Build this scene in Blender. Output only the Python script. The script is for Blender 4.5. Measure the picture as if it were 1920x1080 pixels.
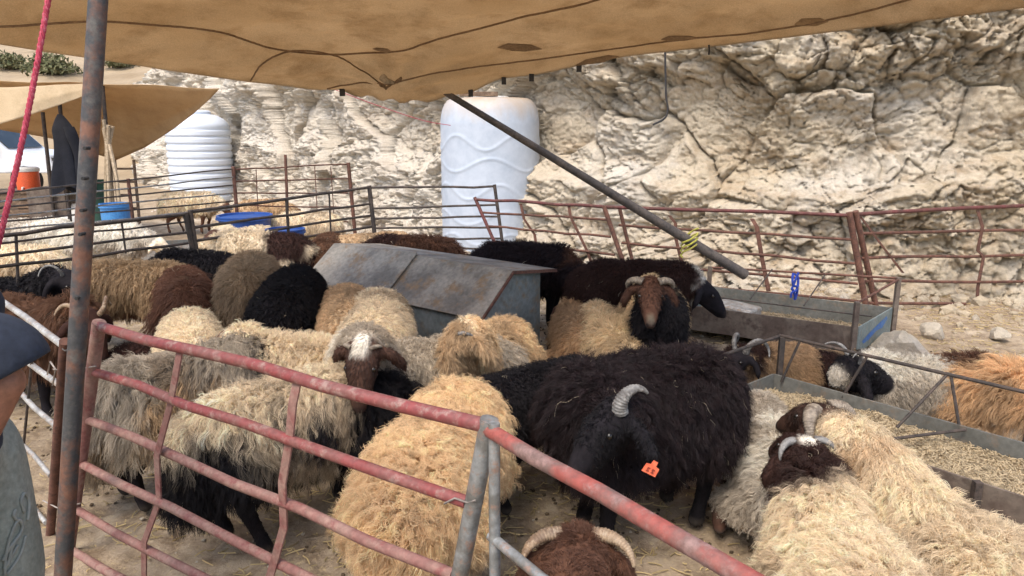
import bpy, math, random
import numpy as np
from mathutils import Vector, Matrix

for _o in list(bpy.data.objects):
    bpy.data.objects.remove(_o)
SC = bpy.context.scene
COL = SC.collection
R = math.radians
rng = np.random.default_rng(7)
random.seed(7)

# ------------------------------------------------------------------ camera, sky, sun, exposure
CAM_H, PITCH, FPX = 1.75, R(12.4), 1387.0
cd = bpy.data.cameras.new('camera')
cam = bpy.data.objects.new('camera', cd)
COL.objects.link(cam)
cam.location = (0, 0, CAM_H)
cam.rotation_euler = (R(90) - PITCH, 0, 0)
cd.sensor_width = 36.0
cd.lens = FPX / 1920 * 36
cd.clip_start, cd.clip_end = 0.05, 3000
SC.camera = cam

SUN_EL, SUN_AZ = 58.0, 205.0          # azimuth: direction the light comes from, 0 = +Y, clockwise
w = bpy.data.worlds.new('World')
SC.world = w
w.use_nodes = True
_n = w.node_tree.nodes
_sky = _n.new('ShaderNodeTexSky')
_sky.sky_type = 'NISHITA'
_sky.sun_disc = False
_sky.sun_elevation = R(SUN_EL)
_sky.sun_rotation = R(SUN_AZ)
_sky.air_density = 1.0
_sky.dust_density = 3.0
_sky.ozone_density = 0.6
w.node_tree.links.new(_sky.outputs[0], _n['Background'].inputs['Color'])
_n['Background'].inputs['Strength'].default_value = 0.15
sl = bpy.data.lights.new('sun', 'SUN')
sl.energy = 1.0
sl.angle = R(22)
sl.color = (1.0, 0.93, 0.82)
sun = bpy.data.objects.new('sun', sl)
COL.objects.link(sun)
_d = Vector((math.sin(R(SUN_AZ)) * math.cos(R(SUN_EL)), math.cos(R(SUN_AZ)) * math.cos(R(SUN_EL)), math.sin(R(SUN_EL))))
sun.rotation_euler = _d.to_track_quat('Z', 'Y').to_euler()
sun.location = _d * 50
SC.view_settings.view_transform = 'Standard'
SC.view_settings.look = 'None'
SC.view_settings.gamma = 1.0
SC.view_settings.exposure = 1.2
SC.cycles.use_denoising = True
SC.cycles.max_bounces = 8
SC.cycles.diffuse_bounces = 4
SC.cycles.transparent_max_bounces = 8

# ------------------------------------------------------------------ pixel helpers (photo pixel -> point in the place)
_fw = np.array([0, math.cos(PITCH), -math.sin(PITCH)])
_up = np.array([0, math.sin(PITCH), math.cos(PITCH)])
_rt = np.array([1.0, 0, 0])
_C = np.array([0, 0, CAM_H])
def ray(x, y): return _fw * FPX + _rt * (x - 960) + _up * (540 - y)
def atz(x, y, z=0.0):
    r = ray(x, y); return _C + r * ((z - CAM_H) / r[2])
def aty(x, y, d):
    r = ray(x, y); return _C + r * (d / r[1])
def onpl(x, y, A, B):
    """point of the pixel on the vertical plane through the ground points A, B"""
    n = np.array([-(B[1] - A[1]), B[0] - A[0], 0.0]); r = ray(x, y)
    t = (n @ (np.array([A[0], A[1], 0]) - _C)) / (n @ r)
    return _C + r * t

# ------------------------------------------------------------------ numpy noise
def _hash(ix, iy, iz, s):
    h = (ix.astype(np.int64) * 374761393 + iy.astype(np.int64) * 668265263 + iz.astype(np.int64) * 2147483647 + s * 1274126177) & 0xFFFFFFFF
    h = ((h ^ (h >> 13)) * 1274126177) & 0xFFFFFFFF
    h = ((h ^ (h >> 16)) * 2246822519) & 0xFFFFFFFF
    h = h ^ (h >> 15)
    return (h & 0xFFFFFF) / float(0xFFFFFF)
def vnoise(P, s=0):
    i = np.floor(P).astype(np.int64); f = P - i; f = f * f * f * (f * (f * 6 - 15) + 10)
    o = 0
    for a in (0, 1):
        for b in (0, 1):
            for c in (0, 1):
                wgt = (f[:, 0] if a else 1 - f[:, 0]) * (f[:, 1] if b else 1 - f[:, 1]) * (f[:, 2] if c else 1 - f[:, 2])
                o = o + wgt * _hash(i[:, 0] + a, i[:, 1] + b, i[:, 2] + c, s)
    return o * 2 - 1
def fbm(P, oct=5, s=0, gain=0.5):
    o = 0; a = 1.0; t = 0; Q = P.copy()
    for k in range(oct):
        o = o + a * vnoise(Q, s + k * 17); t += a; a *= gain; Q = Q * 2.03 + 11.3
    return o / t
def worley2(u, v, s=0):
    """F1, F2, cell id value for 2-D points"""
    iu = np.floor(u).astype(np.int64); iv = np.floor(v).astype(np.int64)
    f1 = np.full(u.shape, 9.0); f2 = np.full(u.shape, 9.0); cid = np.zeros(u.shape); gx = np.zeros(u.shape); gy = np.zeros(u.shape)
    z = np.zeros_like(iu)
    for a in (-1, 0, 1):
        for b in (-1, 0, 1):
            cx = iu + a; cy = iv + b
            px = cx + _hash(cx, cy, z, s); py = cy + _hash(cx, cy, z, s + 5)
            d = np.hypot(px - u, py - v); h = _hash(cx, cy, z, s + 9)
            m = d < f1
            f2 = np.where(m, f1, np.minimum(f2, d))
            cid = np.where(m, h, cid); gx = np.where(m, u - px, gx); gy = np.where(m, v - py, gy)
            f1 = np.where(m, d, f1)
    return f1, f2, cid, gx, gy
def sstep(a, b, x):
    t = np.clip((x - a) / (b - a), 0, 1); return t * t * (3 - 2 * t)

# ------------------------------------------------------------------ materials
def lin(c):
    return tuple(((v / 255) / 12.92 if v / 255 <= 0.04045 else ((v / 255 + 0.055) / 1.055) ** 2.4) for v in c)
def nt(name):
    m = bpy.data.materials.new(name); m.use_nodes = True
    t = m.node_tree; b = t.nodes['Principled BSDF']; return m, t, b
def _noise(t, scale, detail=5, rough=0.6, coord='Object', vec=None):
    tc = t.nodes.new('ShaderNodeTexCoord'); n = t.nodes.new('ShaderNodeTexNoise')
    n.inputs['Scale'].default_value = scale; n.inputs['Detail'].default_value = detail; n.inputs['Roughness'].default_value = rough
    if vec is not None:
        mp = t.nodes.new('ShaderNodeMapping'); mp.inputs['Scale'].default_value = vec
        t.links.new(tc.outputs[coord], mp.inputs['Vector']); t.links.new(mp.outputs[0], n.inputs['Vector'])
    else:
        t.links.new(tc.outputs[coord], n.inputs['Vector'])
    return n
def _ramp(t, fac, stops):
    r = t.nodes.new('ShaderNodeValToRGB'); e = r.color_ramp.elements
    while len(e) < len(stops): e.new(0.5)
    for q, (p, c) in zip(e, stops):
        q.position = p; q.color = (*c[:3], 1)
    t.links.new(fac, r.inputs[0]); return r
def _mix(t, fac, a, b, mode='MIX'):
    m = t.nodes.new('ShaderNodeMix'); m.data_type = 'RGBA'; m.blend_type = mode
    if hasattr(fac, 'links'): t.links.new(fac, m.inputs[0])
    else: m.inputs[0].default_value = fac
    for s, v in ((6, a), (7, b)):
        if hasattr(v, 'links'): t.links.new(v, m.inputs[s])
        else: m.inputs[s].default_value = (*v[:3], 1)
    return m.outputs[2]
def _bump(t, b, h, strength=0.3, dist=0.01):
    u = t.nodes.new('ShaderNodeBump'); u.inputs['Strength'].default_value = strength; u.inputs['Distance'].default_value = dist
    t.links.new(h, u.inputs['Height']); t.links.new(u.outputs[0], b.inputs['Normal'])
def worn(name, c1, c2, c3=None, scale=8.0, rough=0.7, metal=0.0, bump=0.2, p=(0.42, 0.58), vec=None, bd=0.004, fine=60, mott=(0.72, 1.12)):
    """two or three paints/rusts mixed by noise"""
    m, t, b = nt(name)
    n = _noise(t, scale, 6, 0.65, vec=vec)
    r = _ramp(t, n.outputs[0], [(p[0], c1), (p[1], c2)])
    c = r.outputs[0]
    if c3 is not None:
        n2 = _noise(t, scale * 2.7, 6, 0.7)
        k = _ramp(t, n2.outputs[0], [(0.52, (0, 0, 0)), (0.66, (1, 1, 1))])
        c = _mix(t, k.outputs[0], c, c3)
    nf = _noise(t, fine, 4, 0.6)
    kf = _ramp(t, nf.outputs[0], [(0.3, (mott[0],) * 3), (0.7, (mott[1],) * 3)])
    c = _mix(t, 1.0, c, kf.outputs[0], 'MULTIPLY')
    t.links.new(c, b.inputs['Base Color'])
    b.inputs['Roughness'].default_value = rough; b.inputs['Metallic'].default_value = metal
    if bump: _bump(t, b, nf.outputs[0], bump, bd)
    return m

M = {}
M['red_paint'] = worn('red_paint', lin((132, 64, 62)), lin((126, 80, 74)), lin((150, 122, 112)), 9, 0.6, 0.0, 0.25)
M['red_dusty'] = worn('red_dusty', lin((132, 92, 84)), lin((146, 116, 104)), lin((122, 70, 66)), 8, 0.75, 0.0, 0.3)
M['red_orange'] = worn('red_orange', lin((150, 78, 68)), lin((116, 92, 84)), lin((146, 116, 108)), 7, 0.65, 0.0, 0.25)
M['rust'] = worn('rust', lin((92, 62, 50)), lin((116, 80, 66)), lin((70, 50, 44)), 10, 0.85, 0.1, 0.4)
M['rust_red'] = worn('rust_red', lin((106, 58, 56)), lin((88, 56, 50)), lin((118, 84, 74)), 9, 0.8, 0.05, 0.3)
M['dark_steel'] = worn('dark_steel', lin((66, 60, 56)), lin((88, 76, 68)), lin((50, 46, 44)), 10, 0.75, 0.2, 0.3)
M['pole_steel'] = worn('pole_steel', lin((70, 70, 70)), lin((120, 84, 66)), lin((96, 92, 86)), 6, 0.6, 0.15, 0.3, p=(0.44, 0.56))
M['galv'] = worn('galv', lin((150, 152, 150)), lin((118, 116, 110)), lin((158, 128, 110)), 10, 0.5, 0.35, 0.2)
M['galv_white'] = worn('galv_white', lin((186, 184, 178)), lin((150, 146, 140)), lin((164, 140, 120)), 10, 0.5, 0.25, 0.2)
M['sheet'] = worn('sheet', lin((158, 150, 136)), lin((118, 112, 102)), lin((142, 118, 90)), 2.5, 0.85, 0.05, 0.35, fine=30)
M['sheet_blue'] = worn('sheet_blue', lin((134, 140, 136)), lin((114, 120, 116)), lin((138, 124, 104)), 3, 0.6, 0.08, 0.15, fine=30)
M['trough'] = worn('trough', lin((98, 84, 74)), lin((120, 108, 96)), lin((82, 68, 60)), 4, 0.75, 0.1, 0.3, fine=30)
M['trough_grey'] = worn('trough_grey', lin((112, 112, 106)), lin((96, 96, 90)), lin((120, 108, 94)), 4, 0.65, 0.15, 0.3, fine=30)
M['prop'] = worn('prop', lin((82, 76, 72)), lin((104, 94, 86)), lin((62, 58, 56)), 5, 0.8, 0.05, 0.5, vec=(1, 1, 1))
M['cable'] = worn('cable', lin((124, 98, 72)), lin((138, 112, 84)), None, 12, 0.8, 0, 0)
M['black_wire'] = worn('black_wire', lin((40, 38, 38)), lin((54, 50, 48)), None, 12, 0.7, 0, 0)
M['thin_wire'] = worn('thin_wire', lin((170, 160, 150)), lin((130, 120, 112)), None, 12, 0.6, 0.2, 0)
M['horn'] = worn('horn', lin((138, 126, 110)), lin((96, 84, 72)), lin((160, 148, 130)), 18, 0.6, 0, 0.4, vec=(1, 1, 1), fine=80)
M['horn_grey'] = worn('horn_grey', lin((128, 126, 122)), lin((88, 84, 80)), lin((152, 148, 142)), 18, 0.6, 0, 0.4, fine=80)
M['horn_brown'] = worn('horn_brown', lin((160, 136, 108)), lin((122, 98, 76)), lin((180, 160, 134)), 18, 0.6, 0, 0.4, fine=80)
M['tank_white'] = worn('tank_white', lin((214, 222, 232)), lin((202, 210, 220)), None, 1.5, 0.4, 0, 0, fine=3, mott=(0.94, 1.03))
M['orange_tag'] = worn('orange_tag', lin((236, 120, 84)), lin((228, 108, 76)), None, 20, 0.5, 0, 0)
M['tag_ink'] = worn('tag_ink', lin((150, 60, 44)), lin((140, 56, 40)), None, 20, 0.6, 0, 0)
M['eye'] = worn('eye', (0.01, 0.008, 0.006), (0.02, 0.015, 0.01), None, 20, 0.15, 0, 0)
M['orange_plastic'] = worn('orange_plastic', lin((222, 92, 42)), lin((208, 84, 40)), None, 5, 0.45, 0, 0)
M['white_plastic'] = worn('white_plastic', lin((226, 224, 218)), lin((208, 206, 200)), None, 5, 0.5, 0, 0)
M['blue_plastic'] = worn('blue_plastic', lin((38, 80, 152)), lin((32, 68, 132)), None, 5, 0.45, 0, 0.05)
M['sky_plastic'] = worn('sky_plastic', lin((74, 140, 196)), lin((60, 120, 180)), None, 5, 0.5, 0, 0.05)
M['green_plastic'] = worn('green_plastic', lin((36, 78, 62)), lin((30, 62, 52)), None, 5, 0.5, 0, 0.05)
M['blue_paint'] = worn('blue_paint', lin((128, 138, 134)), lin((112, 124, 122)), lin((140, 136, 124)), 6, 0.7, 0, 0.1)
M['blue_mark'] = worn('blue_mark', lin((58, 104, 170)), lin((74, 116, 166)), lin((112, 128, 132)), 8, 0.7, 0, 0.1)
M['wood'] = worn('wood', lin((120, 98, 78)), lin((92, 74, 60)), lin((140, 118, 96)), 6, 0.85, 0, 0.5, vec=(1, 1, 6))
M['coat'] = worn('coat', lin((26, 28, 36)), lin((34, 36, 44)), None, 6, 0.95, 0, 0.2)
M['rope_red'] = worn('rope_red', lin((176, 60, 80)), lin((156, 50, 68)), lin((190, 104, 118)), 30, 0.85, 0, 0.3)
M['rope_tan'] = worn('rope_tan', lin((176, 158, 132)), lin((150, 132, 106)), None, 20, 0.95, 0, 0.5)
M['rope_blue'] = worn('rope_blue', lin((40, 70, 170)), lin((30, 56, 140)), None, 20, 0.8, 0, 0.3)
M['rope_yellow'] = worn('rope_yellow', lin((196, 190, 84)), lin((170, 160, 80)), None, 20, 0.8, 0, 0.3)
M['rubber'] = worn('rubber', (0.02, 0.02, 0.02), (0.035, 0.033, 0.03), None, 10, 0.9, 0, 0.2)
M['car_white'] = worn('car_white', lin((222, 226, 230)), lin((206, 208, 210)), None, 2, 0.25, 0, 0, mott=(0.95, 1.02))
M['car_glass'] = worn('car_glass', lin((40, 46, 48)), lin((52, 58, 60)), None, 2, 0.08, 0, 0)
M['skin'] = worn('skin', lin((150, 104, 82)), lin((136, 92, 70)), None, 8, 0.55, 0, 0.05)
M['navy_cloth'] = worn('navy_cloth', lin((34, 40, 52)), lin((42, 48, 60)), None, 7, 0.95, 0, 0.25)
M['olive_cloth'] = worn('olive_cloth', lin((148, 152, 140)), lin((132, 136, 124)), None, 5, 0.95, 0, 0.3)
M['embroid'] = worn('embroid', lin((158, 160, 150)), lin((140, 142, 132)), None, 30, 0.9, 0, 0.3)
M['hair_dark'] = worn('hair_dark', (0.02, 0.016, 0.012), (0.03, 0.024, 0.02), None, 30, 0.8, 0, 0.4)
M['shoe'] = worn('shoe', (0.03, 0.025, 0.02), (0.05, 0.04, 0.03), None, 30, 0.8, 0, 0.2)

def canvas_mat(name, c1, c2, stain, transl=0.35):
    m, t, b = nt(name)
    n = _noise(t, 1.3, 6, 0.6); r = _ramp(t, n.outputs[0], [(0.35, c1), (0.65, c2)])
    n2 = _noise(t, 3.1, 8, 0.75); k = _ramp(t, n2.outputs[0], [(0.48, (0, 0, 0)), (0.72, (0.8, 0.8, 0.8))])
    c = _mix(t, k.outputs[0], r.outputs[0], stain)
    wv = _noise(t, 140, 2, 0.5)
    kf = _ramp(t, wv.outputs[0], [(0.3, (0.85, 0.85, 0.85)), (0.7, (1.08, 1.08, 1.08))])
    c = _mix(t, 1.0, c, kf.outputs[0], 'MULTIPLY')
    t.links.new(c, b.inputs['Base Color']); b.inputs['Roughness'].default_value = 0.95
    tr = t.nodes.new('ShaderNodeBsdfTranslucent'); t.links.new(c, tr.inputs[0])
    ms = t.nodes.new('ShaderNodeMixShader'); ms.inputs[0].default_value = transl
    t.links.new(b.outputs[0], ms.inputs[1]); t.links.new(tr.outputs[0], ms.inputs[2])
    t.links.new(ms.outputs[0], t.nodes['Material Output'].inputs[0])
    n3 = _noise(t, 4, 6, 0.6); _bump(t, b, n3.outputs[0], 0.35, 0.05)
    return m
M['canvas'] = canvas_mat('canvas', lin((216, 194, 162)), lin((202, 178, 144)), lin((176, 150, 116)), 0.6)
M['canvas_far'] = canvas_mat('canvas_far', lin((206, 176, 134)), lin((192, 160, 118)), lin((176, 144, 104)), 0.4)
M['canvas_sunlit'] = canvas_mat('canvas_sunlit', lin((214, 192, 156)), lin((198, 174, 138)), lin((180, 156, 120)), 0.3)  # paler copy of the tent canvas, sunlight put into its colour
M['patch'] = worn('patch', lin((176, 146, 110)), lin((156, 128, 94)), None, 8, 0.9, 0, 0.2)

def attr_mat(name, attr, transl=0.0, rough=0.9, nscale=40, lo=0.75, hi=1.15, sheen=0.0):
    m, t, b = nt(name)
    a = t.nodes.new('ShaderNodeAttribute'); a.attribute_name = attr
    n = _noise(t, nscale, 4, 0.6)
    k = _ramp(t, n.outputs[0], [(0.3, (lo,) * 3), (0.7, (hi,) * 3)])
    c = _mix(t, 1.0, a.outputs['Color'], k.outputs[0], 'MULTIPLY')
    t.links.new(c, b.inputs['Base Color']); b.inputs['Roughness'].default_value = rough
    b.inputs['Specular IOR Level'].default_value = 0.15
    if sheen: b.inputs['Sheen Weight'].default_value = sheen
    _bump(t, b, n.outputs[0], 0.4, 0.006)
    if transl:
        tr = t.nodes.new('ShaderNodeBsdfTranslucent'); t.links.new(c, tr.inputs[0])
        ms = t.nodes.new('ShaderNodeMixShader'); ms.inputs[0].default_value = transl
        t.links.new(b.outputs[0], ms.inputs[1]); t.links.new(tr.outputs[0], ms.inputs[2])
        t.links.new(ms.outputs[0], t.nodes['Material Output'].inputs[0])
    return m
M['hide'] = attr_mat('hide', 'col')
def wool_mat():
    m = bpy.data.materials.new('wool'); m.use_nodes = True; t = m.node_tree
    t.nodes.remove(t.nodes['Principled BSDF'])
    a = t.nodes.new('ShaderNodeAttribute'); a.attribute_name = 'col'
    d = t.nodes.new('ShaderNodeBsdfDiffuse'); tr = t.nodes.new('ShaderNodeBsdfTranslucent')
    gl = t.nodes.new('ShaderNodeBsdfGlossy'); gl.inputs['Roughness'].default_value = 0.5
    t.links.new(a.outputs['Color'], d.inputs[0]); t.links.new(a.outputs['Color'], tr.inputs[0])
    m1 = t.nodes.new('ShaderNodeMixShader'); m1.inputs[0].default_value = 0.35
    t.links.new(d.outputs[0], m1.inputs[1]); t.links.new(tr.outputs[0], m1.inputs[2])
    m2 = t.nodes.new('ShaderNodeMixShader'); m2.inputs[0].default_value = 0.02
    t.links.new(m1.outputs[0], m2.inputs[1]); t.links.new(gl.outputs[0], m2.inputs[2])
    t.links.new(m2.outputs[0], t.nodes['Material Output'].inputs[0])
    return m
M['wool'] = wool_mat()

# ------------------------------------------------------------------ mesh helpers
def tag(o, label=None, cat=None, group=None, kind=None):
    if label: o['label'] = label
    if cat: o['category'] = cat
    if group: o['group'] = group
    if kind: o['kind'] = kind
    return o
def empty(name, loc=(0, 0, 0), rz=0.0, label=None, cat=None, group=None):
    o = bpy.data.objects.new(name, None); COL.objects.link(o)
    o.location = tuple(float(v) for v in loc); o.rotation_euler = (0, 0, rz); o.empty_display_size = 0.1
    return tag(o, label, cat, group)
class MB:
    def __init__(s): s.v = []; s.f = []
    def add(s, v, f):
        k = len(s.v); s.v += [tuple(float(c) for c in p) for p in v]; s.f += [tuple(int(i) + k for i in q) for q in f]; return s
    def tube(s, pts, r, seg=8, cap=True, flat=1.0):
        pts = [np.array(p, float) for p in pts]; n = len(pts)
        rr = [r] * n if np.isscalar(r) else list(r)
        vs = []; fs = []; prev = None
        for i, p in enumerate(pts):
            d = pts[min(i + 1, n - 1)] - pts[max(i - 1, 0)]; d = d / (np.linalg.norm(d) + 1e-9)
            if prev is None:
                a = np.cross(d, [0, 0, 1.0]) if abs(d[2]) < 0.9 else np.cross(d, [0, 1.0, 0])
            else:
                a = prev - d * (prev @ d)
            a = a / (np.linalg.norm(a) + 1e-9); b = np.cross(d, a); prev = a
            for k in range(seg):
                t = 2 * math.pi * k / seg
                vs.append(p + (a * math.cos(t) + b * math.sin(t) * flat) * rr[i])
        for i in range(n - 1):
            for k in range(seg):
                k2 = (k + 1) % seg
                fs.append((i * seg + k, i * seg + k2, (i + 1) * seg + k2, (i + 1) * seg + k))
        if cap:
            fs.append(tuple(range(seg))[::-1]); fs.append(tuple((n - 1) * seg + k for k in range(seg)))
        return s.add(vs, fs)
    def bar(s, a, b, wv, tv):
        """box from a to b, half-extent vectors wv, tv"""
        a, b, wv, tv = (np.array(q, float) for q in (a, b, wv, tv))
        v = [a - wv - tv, a + wv - tv, a + wv + tv, a - wv + tv, b - wv - tv, b + wv - tv, b + wv + tv, b - wv + tv]
        return s.add(v, [(0, 3, 2, 1), (4, 5, 6, 7), (0, 1, 5, 4), (1, 2, 6, 5), (2, 3, 7, 6), (3, 0, 4, 7)])
    def box(s, c, h):
        c = np.array(c, float); return s.bar(c - [0, 0, h[2]], c + [0, 0, h[2]], (h[0], 0, 0), (0, h[1], 0))
    def lathe(s, prof, seg=40, c=(0, 0, 0), fn=None):
        vs = []; fs = []; n = len(prof)
        for i, (r, z) in enumerate(prof):
            for k in range(seg):
                t = 2 * math.pi * k / seg; q = r + (fn(t, z, r) if fn else 0)
                vs.append((c[0] + q * math.cos(t), c[1] + q * math.sin(t), c[2] + z))
        for i in range(n - 1):
            for k in range(seg):
                k2 = (k + 1) % seg
                fs.append((i * seg + k, i * seg + k2, (i + 1) * seg + k2, (i + 1) * seg + k))
        fs.append(tuple(range(seg))[::-1]); fs.append(tuple((n - 1) * seg + k for k in range(seg)))
        return s.add(vs, fs)
    def grid(s, fn, nu, nv):
        vs = [fn(i / (nu - 1), j / (nv - 1)) for i in range(nu) for j in range(nv)]
        fs = [(i * nv + j, (i + 1) * nv + j, (i + 1) * nv + j + 1, i * nv + j + 1) for i in range(nu - 1) for j in range(nv - 1)]
        return s.add(vs, fs)
    def mesh(s, name, mat, smooth=True):
        me = bpy.data.meshes.new(name); me.from_pydata(s.v, [], s.f); me.materials.append(mat); me.update()
        if smooth: me.polygons.foreach_set('use_smooth', [True] * len(me.polygons))
        return me
    def build(s, name, mat, parent=None, smooth=True, solid=0, bevel=0, auto=True):
        L = np.zeros(3); q = parent
        while q is not None:
            L = L + np.array(q.location); q = q.parent
        if parent is not None: s.v = [tuple(np.array(p) - L) for p in s.v]      # points come in place coordinates
        me = s.mesh(name, mat, smooth)
        if smooth and auto: me.set_sharp_from_angle(angle=R(50))
        o = bpy.data.objects.new(name, me); COL.objects.link(o)
        if solid:
            q = o.modifiers.new('s', 'SOLIDIFY'); q.thickness = solid; q.offset = 0
        if bevel:
            q = o.modifiers.new('b', 'BEVEL'); q.width = bevel; q.segments = 2
        if parent: o.parent = parent
        return o
def np_mesh(name, V, Fq, mats, smooth=True, tris=None):
    me = bpy.data.meshes.new(name)
    V = np.asarray(V, np.float32); Fq = np.asarray(Fq, np.int32)
    k = Fq.shape[1]; nf = len(Fq)
    me.vertices.add(len(V)); me.vertices.foreach_set('co', V.ravel())
    me.loops.add(nf * k); me.loops.foreach_set('vertex_index', Fq.ravel())
    me.polygons.add(nf); me.polygons.foreach_set('loop_start', np.arange(0, nf * k, k, dtype=np.int32))
    me.polygons.foreach_set('use_smooth', np.full(nf, smooth))
    for m in mats: me.materials.append(m)
    me.update(calc_edges=True); me.validate(); return me
def grid_faces(nu, nv):
    i, j = np.meshgrid(np.arange(nu - 1), np.arange(nv - 1), indexing='ij'); a = (i * nv + j).ravel()
    return np.stack([a, a + nv, a + nv + 1, a + 1], 1)
def vcol(me, name, C):
    a = me.attributes.new(name, 'FLOAT_COLOR', 'POINT')
    C4 = np.ones((len(C), 4), np.float32); C4[:, :3] = C; a.data.foreach_set('color', C4.ravel())
def obj(name, me, parent=None):
    o = bpy.data.objects.new(name, me); COL.objects.link(o)
    if parent: o.parent = parent
    return o
def curves_obj(name, P, rad, col, mat, parent=None):
    """P (n, k, 3) strands; rad (k,) or (n, k); col (n, 3)"""
    n, k, _ = P.shape
    cu = bpy.data.hair_curves.new(name); cu.add_curves([k] * n)
    cu.attributes['position'].data.foreach_set('vector', P.astype(np.float32).ravel())
    ra = cu.attributes.get('radius') or cu.attributes.new('radius', 'FLOAT', 'POINT')
    rr = np.broadcast_to(rad, (n, k)).astype(np.float32); ra.data.foreach_set('value', np.ascontiguousarray(rr).ravel())
    ca = cu.attributes.new('col', 'FLOAT_COLOR', 'CURVE')
    C4 = np.ones((n, 4), np.float32); C4[:, :3] = col; ca.data.foreach_set('color', C4.ravel())
    cu.materials.append(mat)
    o = bpy.data.objects.new(name, cu); COL.objects.link(o)
    if parent: o.parent = parent
    return o
# ================================================================== SETTING: ground, cliff
CLIFF_PLAN = [(13, 5.6), (9.5, 6.5), (7.2, 7.3), (5.4, 8.0), (2.8, 8.9), (0.4, 10.7), (-2.4, 13.2), (-6.0, 17.4), (-9.6, 22.0), (-14, 28.5), (-19, 37)]
def catmull(P, n=60):
    P = [np.array(p, float) for p in P]; out = []
    for i in range(len(P) - 1):
        p0 = P[max(i - 1, 0)]; p1 = P[i]; p2 = P[i + 1]; p3 = P[min(i + 2, len(P) - 1)]
        for k in range(n):
            t = k / n
            out.append(0.5 * (2 * p1 + (p2 - p0) * t + (2 * p0 - 5 * p1 + 4 * p2 - p3) * t * t + (3 * p1 - p0 - 3 * p2 + p3) * t ** 3))
    out.append(P[-1]); return np.array(out)
_cp = catmull(CLIFF_PLAN)
_cs = np.concatenate([[0], np.cumsum(np.linalg.norm(np.diff(_cp, axis=0), axis=1))])

def ground_h(x, y):
    P = np.stack([x, y, np.zeros_like(x)], 1)
    near = np.exp(-((x - 0.5) ** 2 + (y - 4) ** 2) / 80)
    z = -0.025 + 0.018 * fbm(P * 1.7, 4, 3) + near * 0.014 * fbm(P * 7, 4, 8)
    f1_, f2_, c_, _, _ = worley2(x * 6.5, y * 6.5, 5); z = z - near * 0.030 * sstep(0.40, 0.2, f1_) * (c_ > 0.4)
    far = sstep(20, 30, y) * sstep(2, -8, x)
    z = z + far * (np.maximum(y - 22, 0) * 0.20 + 1.6 * fbm(P * 0.07, 4, 21) + 0.3 * fbm(P * 0.5, 4, 22))
    return z
xs = np.unique(np.concatenate([np.linspace(-5, 7, 260), np.linspace(-30, 20, 120), -30 - np.geomspace(1, 400, 26), 20 + np.geomspace(1, 400, 26)]))
ys = np.unique(np.concatenate([np.linspace(0.4, 10, 220), np.linspace(-8, 60, 130), 60 + np.geomspace(2, 600, 24), -8 - np.geomspace(1, 200, 14)]))
gx, gy = np.meshgrid(xs, ys, indexing='ij')
gz = ground_h(gx.ravel(), gy.ravel())
def ground_mat():
    m, t, b = nt('ground')
    n = _noise(t, 0.9, 6, 0.65); r = _ramp(t, n.outputs[0], [(0.32, lin((158, 140, 118))), (0.5, lin((176, 158, 134))), (0.68, lin((196, 180, 158)))])
    n2 = _noise(t, 7, 8, 0.75); k = _ramp(t, n2.outputs[0], [(0.42, (0, 0, 0)), (0.62, (0.85, 0.85, 0.85))])
    c = _mix(t, k.outputs[0], r.outputs[0], lin((122, 104, 84)))
    n4 = _noise(t, 38, 6, 0.7); k4 = _ramp(t, n4.outputs[0], [(0.54, (0, 0, 0)), (0.66, (0.75, 0.75, 0.75))])
    c = _mix(t, k4.outputs[0], c, lin((196, 176, 138)))
    tc = t.nodes.new('ShaderNodeTexCoord'); sp = t.nodes.new('ShaderNodeSeparateXYZ'); t.links.new(tc.outputs['Object'], sp.inputs[0])
    mr = t.nodes.new('ShaderNodeMapRange'); mr.inputs[1].default_value = 14; mr.inputs[2].default_value = 26
    t.links.new(sp.outputs[1], mr.inputs[0])
    n5 = _noise(t, 0.35, 7, 0.65); hill = _ramp(t, n5.outputs[0], [(0.3, lin((140, 122, 96))), (0.6, lin((166, 148, 122)))])
    c = _mix(t, mr.outputs[0], c, hill.outputs[0])
    t.links.new(c, b.inputs['Base Color']); b.inputs['Roughness'].default_value = 0.95; b.inputs['Specular IOR Level'].default_value = 0.1
    n3 = _noise(t, 55, 8, 0.75); _bump(t, b, n3.outputs[0], 0.8, 0.02)
    return m
ground = obj('ground', np_mesh('ground', np.stack([gx.ravel(), gy.ravel(), gz], 1), grid_faces(len(xs), len(ys)), [ground_mat()]))
tag(ground, kind='structure')

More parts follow.
